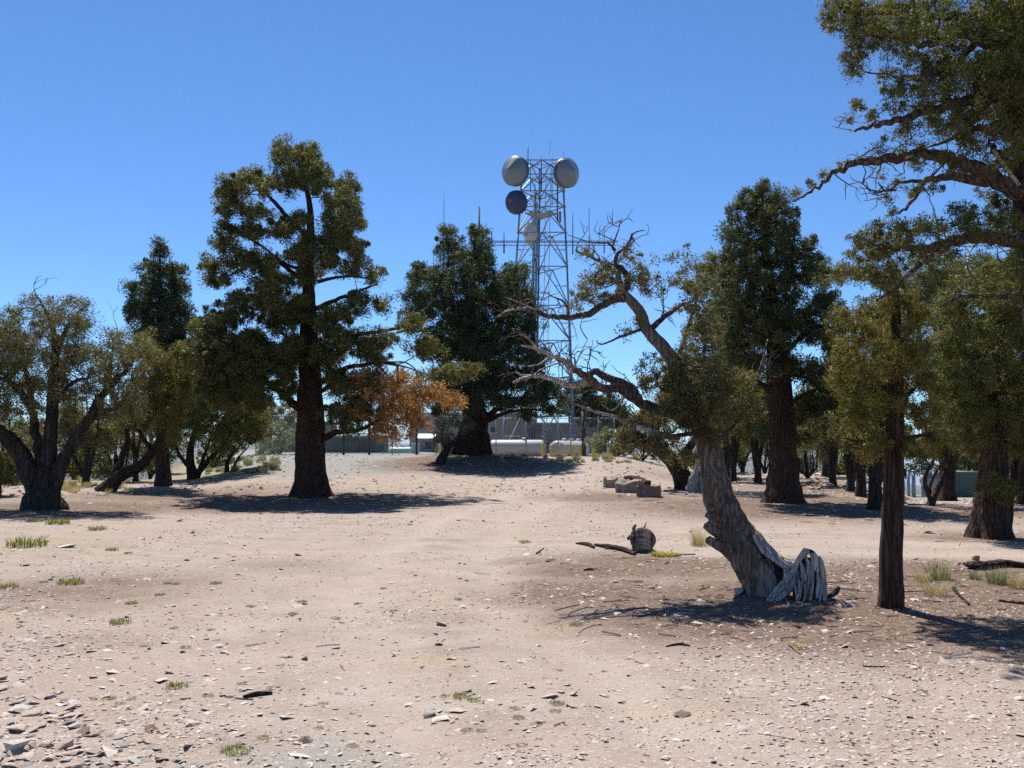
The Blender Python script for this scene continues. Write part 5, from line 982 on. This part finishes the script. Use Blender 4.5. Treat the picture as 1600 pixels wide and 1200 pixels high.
# yellow posts
ylab = ['yellow bollard against the right end of the long white tank', 'second yellow bollard, in the gap between long tank and short tanks', 'yellow bollard in front of the left short tank', 'yellow bollard in the middle before the short tanks', 'yellow bollard left of the grey fence post by the short tanks', 'yellow bollard just left of the tall black pole', 'wide yellow bollard alone right of the tall black pole', 'yellow bollard half hidden left of the cedar trunk']
for (px, t, bt), lab in zip([(847.5, 692, 712), (860.5, 695, 715), (873.5, 695, 716), (885.5, 694, 716), (895.5, 694, 711), (906.5, 694, 709), (927, 695, 712), (687, 694, 714)], ylab):
    d = 61.5 if px != 927 else 63; a = P(px, t, d); zb = g1(a[0], d); w = .085 if px != 927 else .12
    o = MB().lathe([(-.1, w), (a[2] - zb - .06, w), (a[2] - zb - .015, w * .75), (a[2] - zb, w * .2)], (0, 0, 0), (0, 0, 1), 12).build('bollard', YEL, smooth=True); o.location = (a[0], d, zb); tag(o, lab, 'bollard', 'yellow bollards around the propane tanks')
# chain-link fence
def mesh_mat():
    m, nt, out = new_mat('chain_link'); tc = nt.nodes.new('ShaderNodeTexCoord'); sx = nt.nodes.new('ShaderNodeSeparateXYZ'); nt.links.new(tc.outputs['Object'], sx.inputs[0])
    f = 1 / .075
    def tri(a): return math_(nt, 'ABSOLUTE', math_(nt, 'SUBTRACT', math_(nt, 'FRACT', a), .5))
    u = math_(nt, 'MULTIPLY', math_(nt, 'ADD', sx.outputs[0], sx.outputs[2]), f); w = math_(nt, 'MULTIPLY', math_(nt, 'SUBTRACT', sx.outputs[0], sx.outputs[2]), f)
    wire = math_(nt, 'LESS_THAN', math_(nt, 'MINIMUM', tri(u), tri(w)), .035)
    tr = nt.nodes.new('ShaderNodeBsdfTransparent'); p = N(nt, 'ShaderNodeBsdfPrincipled', i_Roughness=.5, i_Metallic=.4); p.inputs['Base Color'].default_value = (.32, .34, .36, 1)
    mx = nt.nodes.new('ShaderNodeMixShader'); nt.links.new(wire, mx.inputs[0]); nt.links.new(tr.outputs[0], mx.inputs[1]); nt.links.new(p.outputs[0], mx.inputs[2]); nt.links.new(mx.outputs[0], out.inputs[0]); return m
CL = mesh_mat()
def fence(name, label, posts, d, h, rail=True):
    x0 = gx(posts[0][0], d); root = empty(name, (x0, d, g1(x0, d)), label, 'fence'); o = np.array(root.location); V = []
    for it in posts:
        px, r_ = it[:2]; dd = it[2] if len(it) > 2 else d; x = gx(px, dd); z = g1(x, dd); hh = it[3] if len(it) > 3 else h
        m = MB(); m.tube((x, dd, z - .15), (x, dd, z + hh), r_, None, 10); m.lathe([(0, r_ * 1.25), (.05, r_ * 1.25), (.1, .01)], (x, dd, z + hh), (0, 0, 1), 10)
        m.build('post', DARKM if len(it) > 4 else GALV, root, org=o, smooth=True); V.append((x, dd, z))
    rl, pn = MB(), MB()
    for a, b in zip(V[:-1], V[1:]):
        rl.tube((a[0], a[1], a[2] + h - .03), (b[0], b[1], b[2] + h - .03), .022, None, 6); rl.tube((a[0], a[1], a[2] + .08), (b[0], b[1], b[2] + .08), .012, None, 6)
        pn.add([(a[0], a[1] - .03, a[2] + .03), (b[0], b[1] - .03, b[2] + .03), (b[0], b[1] - .03, b[2] + h), (a[0], a[1] - .03, a[2] + h)], [(0, 1, 2, 3)])
    rl.build('rail', GALV, root, org=o, smooth=True); pn.build('chain_link_panel', CL, root, org=o); return root
fence('chain_link_fence', 'chain-link fence on grey posts along the front of the tank yard', [(400, .03), (470, .03), (537, .07, 58, 2.0, 1), (577, .07, 58, 2.1, 1), (613, .03), (651, .07, 58, 2.2, 1), (682, .04), (730, .03), (775, .04), (822, .05), (850, .03), (872, .035), (892, .035), (912, .035), (935, .03), (960, .03)], 58, 2.35)
fence('chain_link_fence', 'short chain-link run with grey gate posts before the white tank end at right', [(1418, .12, 84, 2.2), (1426, .16, 84, 2.2), (1458, .13, 84, 2.3), (1472, .06, 84, 2.3)], 84, 2.1)
p = P(912, 640, 57); zb = g1(p[0], 57); m = MB().tube((0, 0, -.2), (0, 0, p[2] - zb), .135, .12, 12); m.lathe([(0, .14), (.06, .14), (.1, .05)], (0, 0, p[2] - zb), (0, 0, 1), 12)
o = m.build('utility_pole', DARKM, smooth=True); o.location = (p[0], 57, zb); tag(o, 'tall thick black steel pole at the right end of the tank yard', 'pole')

# ------------------------------------------------------------------ lattice tower
TD = 86.0
def TP(px, py): return P(px, py, TD)
tb = TP(842, 712); TZ0 = g1(tb[0], TD) ; TROOT = empty('lattice_tower', (tb[0], TD, TZ0), 'tall three-legged galvanised lattice radio tower with dish antennas', 'tower'); TO = np.array(TROOT.location)
STEEL = plain_mat('tower_steel', (.20, .25, .32), (.14, .18, .24), .5, .4, 2)
def xl(py): return np.interp(py, [250, 285, 413, 690, 720], [817, 815, 806.5, 786, 784])
def xr(py): return np.interp(py, [250, 285, 440, 690, 720], [878, 880, 887, 897, 899])
def legs(py):
    a, b = TP(xl(py), py), TP(xr(py), py); c = (a + b) / 2; c[1] += (b[0] - a[0]) * .866; c[0] -= .15; return a, b, c
lv = [250, 272, 298, 323, 363, 416, 477, 532, 590, 650]
zs = [legs(v)[0][2] for v in lv] + [TZ0 - .2]
def at_z(z):
    py = np.interp(-z, [-legs(v)[0][2] for v in (240, 300, 400, 500, 600, 700, 720)], (240, 300, 400, 500, 600, 700, 720)); a, b, c = legs(py); a[2] = b[2] = c[2] = z; return [a, b, c]
for k in range(3):
    m = MB()
    for z0, z1 in zip(zs[:-1], zs[1:]): m.tube(at_z(z0)[k], at_z(z1)[k], .085 if z0 > 12 else .11, .085 if z0 > 14 else .12, 8)
    for z in zs[:-1]: m.lathe([(-.06, .14), (.06, .14)], at_z(z)[k], (0, 0, 1), 8)
    for i in range(40):
        z = TZ0 + 1 + i * .6
        if z < zs[0]: q = at_z(z)[k]; m.tube(q, q + np.array([.18, -.05, 0]), .012, None, 4)
    m.build('leg', STEEL, TROOT, org=TO, smooth=True)
m = MB()
for i, z in enumerate(zs[:-1]):
    L = at_z(z); nx = at_z(zs[i + 1])
    for k in range(3):
        a, b = L[k], L[(k + 1) % 3]; mid = (a + b) / 2; m.tube(a, b, .05, None, 6)
        m.tube(mid, nx[k], .05 if i < 6 else .06, None, 6); m.tube(mid, nx[(k + 1) % 3], .05 if i < 6 else .06, None, 6)
        if zs[i] - zs[i + 1] > 2.6:
            for e in (nx[k], nx[(k + 1) % 3]):
                h = (mid + e) / 2; t = (h[2] - z) / (zs[i + 1] - z); side = L[k] + (nx[k] - L[k]) * t if e is nx[k] else L[(k + 1) % 3] + (nx[(k + 1) % 3] - L[(k + 1) % 3]) * t
                m.tube(h, side, .03, None, 5)
    mids = [(L[k] + L[(k + 1) % 3]) / 2 for k in range(3)]
    for k in range(3): m.tube(mids[k], mids[(k + 1) % 3], .03, None, 5)
m.build('bracing', STEEL, TROOT, org=TO)
# ladder and cable run along the rear leg
m = MB(); top = at_z(zs[0])[2]; bot = at_z(TZ0)[2]; off = np.array([.55, -.5, 0])
for s in (0, .42): m.tube(bot + off + [s, 0, 0], top + off + [s, 0, 0], .025, None, 5)
n = 70
for i in range(n): q = bot + (top - bot) * i / n + off; m.tube(q, q + [.42, 0, 0], .014, None, 4)
m.build('ladder', GALV, TROOT, org=TO)
m = MB()
for i, (dx, r_) in enumerate([(-.75, .05), (-.6, .07), (-.42, .05), (-.28, .06), (-.1, .045)]): m.tube(bot + [dx, -.7, 0], top + [dx * .6, -.5, -1.5 - .8 * i], r_, None, 6)
for i in range(22): q = bot + (top - bot) * i / 23; m.tube(q + [-.85, -.7, 0], q + [.05, -.7, 0], .03, None, 5)
m.build('cable_run', DARKM, TROOT, org=TO, smooth=True)
L = at_z(TP(0, 332)[2]); m = MB()
c = sum(L) / 3; tri = [c + (q - c) * .72 for q in L]; m.add(tri + [q + [0, 0, .06] for q in tri], [(0, 2, 1), (3, 4, 5), (0, 1, 4, 3), (1, 2, 5, 4), (2, 0, 3, 5)])
for k in range(3): m.tube(tri[k], tri[(k + 1) % 3], .06, None, 6); m.tube(tri[k] + [0, 0, 1], tri[(k + 1) % 3] + [0, 0, 1], .025, None, 5); m.tube(tri[k], tri[k] + [0, 0, 1], .025, None, 5)
m.build('platform', plain_mat('grating', (.34, .36, .36), None, .7, .4), TROOT, org=TO)
GREYD = plain_mat('grey_radome', (.165, .195, .225), (.14, .17, .195), .38, 0, .8); NAVY = plain_mat('navy_radome', (.026, .042, .10), (.020, .032, .075), .5, 0, 2); RIM = plain_mat('dish_rim', (.10, .11, .15), None, .5, .3)
RED = plain_mat('red_mark', (.45, .04, .03), None, .6)
def dish(px, py, dia, nvec, mat, cone, doff, mount, rimm=RIM, back=True, kind='cone'):
    c = P(px, py, TD + doff); nv = nrm(nvec); R = dia / 2
    if kind == 'cone': prof = [(0, R), (R * .06, R * .985), (R * .12, R * .93)] + [(R * .12 + R * cone * (1 - t), R * .93 * t) for t in (.8, .6, .4, .2, .06, 0)]
    else: prof = [(R * cone * math.cos(t), R * math.sin(t)) for t in np.linspace(math.pi / 2, 0, 9)]
    d = MB().lathe([(-R * .36, R * 1.0), (-R * .30, R * 1.035), (.0, R * 1.035), (.02, R)] , c, nv, 36).build('dish', rimm, TROOT, org=TO, smooth=True)
    MB().lathe(prof, c, nv, 36).build('radome', mat, d, org=TO, smooth=True)
    if back: MB().lathe([(-R * .31, R * .99), (-R * .5, R * .8), (-R * .66, R * .45), (-R * .72, R * .12)], c, nv, 28).build('reflector', GREYD, d, org=TO, smooth=True)
    a = c - nv * R * .7; MB().tube(a, mount, .07, None, 8).tube(a + [0, 0, .4], np.array(mount) + [0, 0, .7], .045, None, 6).tube(a - [0, 0, .4], np.array(mount) - [0, 0, .7], .045, None, 6).build('mount_arm', STEEL, d, org=TO)
    return d, c, nv, R
dish(803.5, 267, 2.52, (-.56, -.82, -.08), GREYD, .72, -.6, at_z(TP(0, 267)[2])[0])
dish(887, 270, 2.50, (.60, -.80, -.08), GREYD, .72, -.6, at_z(TP(0, 270)[2])[1])
d3, c3, n3, R3 = dish(805.5, 316.5, 2.0, (-.50, -.80, -.26), NAVY, .42, -.5, at_z(TP(0, 316)[2])[0], NAVY, kind='dome')
u = nrm(np.cross(n3, [0, 0, 1])); w = np.cross(u, n3)
if u[0] < 0: u = -u
m = MB(); q = c3 + n3 * R3 * .385 - u * .30 + w * .18
for (a, b) in [((-.2, -.10), (.2, .02)), ((-.16, .0), (.22, .12))]: m.tube(q + u * a[0] + w * a[1], q + u * b[0] + w * b[1], .045, None, 6)
m.build('red_emblem', RED, d3, org=TO)
# grid dish hanging inside, face to the right and away
c = P(829, 365, TD + 1.2); nv = nrm((.80, .52, .22)); R = 1.08; m = MB()
prof = [(-.36 * R * (1 - (t * t)), R * t) for t in (.08, .3, .5, .7, .85, 1)]; m.lathe([(-.02 + a, b) for a, b in prof] + [(.0 + a, b) for a, b in prof[::-1]], c, nv, 28)
dd = m.build('grid_dish', plain_mat('pale_dish', (.48, .49, .48), (.40, .41, .41), .6), TROOT, org=TO, smooth=True)
m = MB(); u = nrm(np.cross(nv, [0, 0, 1])); w = np.cross(u, nv)
for i in range(12): t = i * math.pi / 6; e = c + (u * math.cos(t) + w * math.sin(t)) * R; m.tube(c - nv * .40 * R, e - nv * .03, .025, None, 5)
m.tube(c, c + nv * .7, .04, None, 6); m.tube(c - nv * .4, at_z(c[2])[2], .06, None, 6); m.build('rib', STEEL, dd, org=TO)
# antenna booms
m = MB(); zb0, zb1 = TP(0, 377.5)[2], TP(0, 383.5)[2]
xa, xb = TP(766, 380)[0], TP(966, 380)[0]
for z, y in ((zb0, TD - .25), (zb0, TD + .25), (zb1, TD)): m.tube((xa, y, z), (xb, y, z), .035, None, 6)
n = 44
for i in range(n):
    x0, x1 = xa + (xb - xa) * i / n, xa + (xb - xa) * (i + 1) / n; A = (zb1, TD) if i % 2 else (zb0, TD - .25); B = (zb0, TD + .25) if i % 2 else (zb1, TD)
    m.tube((x0, A[1], A[0]), (x1, B[1], B[0]), .016, None, 4); m.tube((x0, TD - .25, zb0), (x1, TD + .25, zb0), .014, None, 4)
m.build('boom', STEEL, TROOT, org=TO)
for (px, t, b_, r_) in [(768, 362, 380, .05), (787.5, 362, 396, .055), (895, 331, 398, .045), (920.5, 318, 400, .045), (944, 349, 396, .05)]:
    a, q = P(px, t, TD - .3), P(px, b_, TD - .3); k = MB().tube(q, q + (a - q) * .45, r_ * 1.2, None, 8).tube(q + (a - q) * .45, a, r_ * .8, r_ * .5, 8); k.build('whip_antenna', DARKM if px < 900 else STEEL, TROOT, org=TO, smooth=True)
for (px, t, b_, r_, mt) in [(825, 224, 262, .05, STEEL), (829, 247, 300, .04, DARKM), (846, 243, 300, .05, DARKM), (862.5, 238, 320, .045, STEEL), (859.5, 213, 240, .02, STEEL), (880, 232, 262, .02, STEEL), (871, 275, 345, .075, DARKM)]:
    a, q = P(px, t, TD + .4), P(px, b_, TD + .4); MB().tube(q, a, r_, r_ * .7, 8).build('whip_antenna', mt, TROOT, org=TO, smooth=True)
m = MB(); a, b = P(873.5, 347, TD + .3), P(877, 330, TD + .3); m.box((a[0], TD + .3, a[2]), (b[0], TD + .5, b[2])); m.build('panel_antenna', GREYD, TROOT, org=TO, bevel=.03)
for k, q in enumerate(at_z(TZ0)): MB().box((q[0] - .5, q[1] - .5, TZ0 - .6), (q[0] + .5, q[1] + .5, TZ0 + .35)).build('footing', CONC, TROOT, org=TO, bevel=.03)
# separate masts standing behind the cedar
for px, top, r_, d, lab, seg in [(692, 281, .035, 80, 'tallest and thinnest whip mast left of the tower, rising from the cedar top', 3), (748, 323, .075, 78, 'thick dark mast just right of the middle cedar top', 1), (704, 330, .018, 84, 'faint hair-thin mast right beside the tallest whip mast', 2), (676, 375, .035, 76, 'short mast left of the cedar peaks', 2)]:
    b = P(px, 700, d); z0 = g1(b[0], d); zt = P(px, top, d)[2] - z0; root = empty('antenna_mast', (b[0], d, z0), lab, 'antenna mast')
    MB().tube((0, 0, -.1), (0, 0, zt * .55), r_ * 1.6, r_ * 1.2, 8).build('mast_pole', DARKM if r_ > .05 else GALV, root, smooth=True); MB().tube((0, 0, zt * .55), (0, 0, zt), r_ * 1.2 if r_ > .05 else r_, r_ if r_ > .05 else r_ * .6, 8).build('whip', DARKM if r_ > .05 else GALV, root, smooth=True)
    MB().lathe([(0, r_ * 2.2), (.25, r_ * 2.2)], (0, 0, zt * .55), (0, 0, 1), 8).box((-.3, -.3, -.15), (.3, .3, .1)).build('base_clamp', CONC, root)

# ------------------------------------------------------------------ air
hm, nt, out = new_mat('valley_haze'); pv = N(nt, 'ShaderNodeVolumePrincipled'); pv.inputs['Color'].default_value = (.72, .82, .97, 1); pv.inputs['Density'].default_value = HAZE; pv.inputs['Anisotropy'].default_value = .2
nt.links.new(pv.outputs[0], out.inputs[1])
hz = MB().box((-31000, -31000, -1100), (31000, 31000, 60)).build('haze', hm); tag(hz, 'thin blue valley haze', None, None, 'stuff')
# ------------------------------------------------------------------ light, sky, camera
SUN = nrm(np.array([-.20, .56, 1.0]))
w = bpy.data.worlds.new('World'); SC.world = w; w.use_nodes = True; nt = w.node_tree
bg = nt.nodes['Background']; sky = nt.nodes.new('ShaderNodeTexSky'); sky.sky_type = 'NISHITA'; sky.sun_disc = False
sky.sun_elevation = math.asin(SUN[2]); sky.sun_rotation = math.atan2(SUN[0], SUN[1]); sky.altitude = 2300; sky.air_density = 1.0; sky.dust_density = .05; sky.ozone_density = 3.0
nt.links.new(mixc(nt, 1.0, sky.outputs[0], (.52, .735, .94), 'MULTIPLY'), bg.inputs[0]); bg.inputs[1].default_value = .10
sl = bpy.data.lights.new('sun', 'SUN'); sl.energy = 5.0; sl.angle = R_(.53); sl.color = (1, .965, .915)
so = bpy.data.objects.new('sun', sl); COL.objects.link(so); so.rotation_euler = Vector(-SUN).to_track_quat('-Z', 'Y').to_euler(); so.location = (0, 0, 40)
cam = bpy.data.cameras.new('camera'); cam.sensor_width = 36; cam.lens = F / 1600 * 36; cam.clip_start = .1; cam.clip_end = 80000
co = bpy.data.objects.new('camera', cam); COL.objects.link(co); co.location = (0, 0, CAMZ); co.rotation_euler = (R_(90) + PITCH, 0, 0); SC.camera = co
SC.view_settings.view_transform = 'Standard'; SC.view_settings.look = 'None'; SC.view_settings.gamma = 1; SC.view_settings.exposure = 0.64
SC.cycles.max_bounces = 6; SC.cycles.diffuse_bounces = 3; SC.cycles.transparent_max_bounces = 8; SC.cycles.use_denoising = False; SC.cycles.sample_clamp_indirect = 1.5
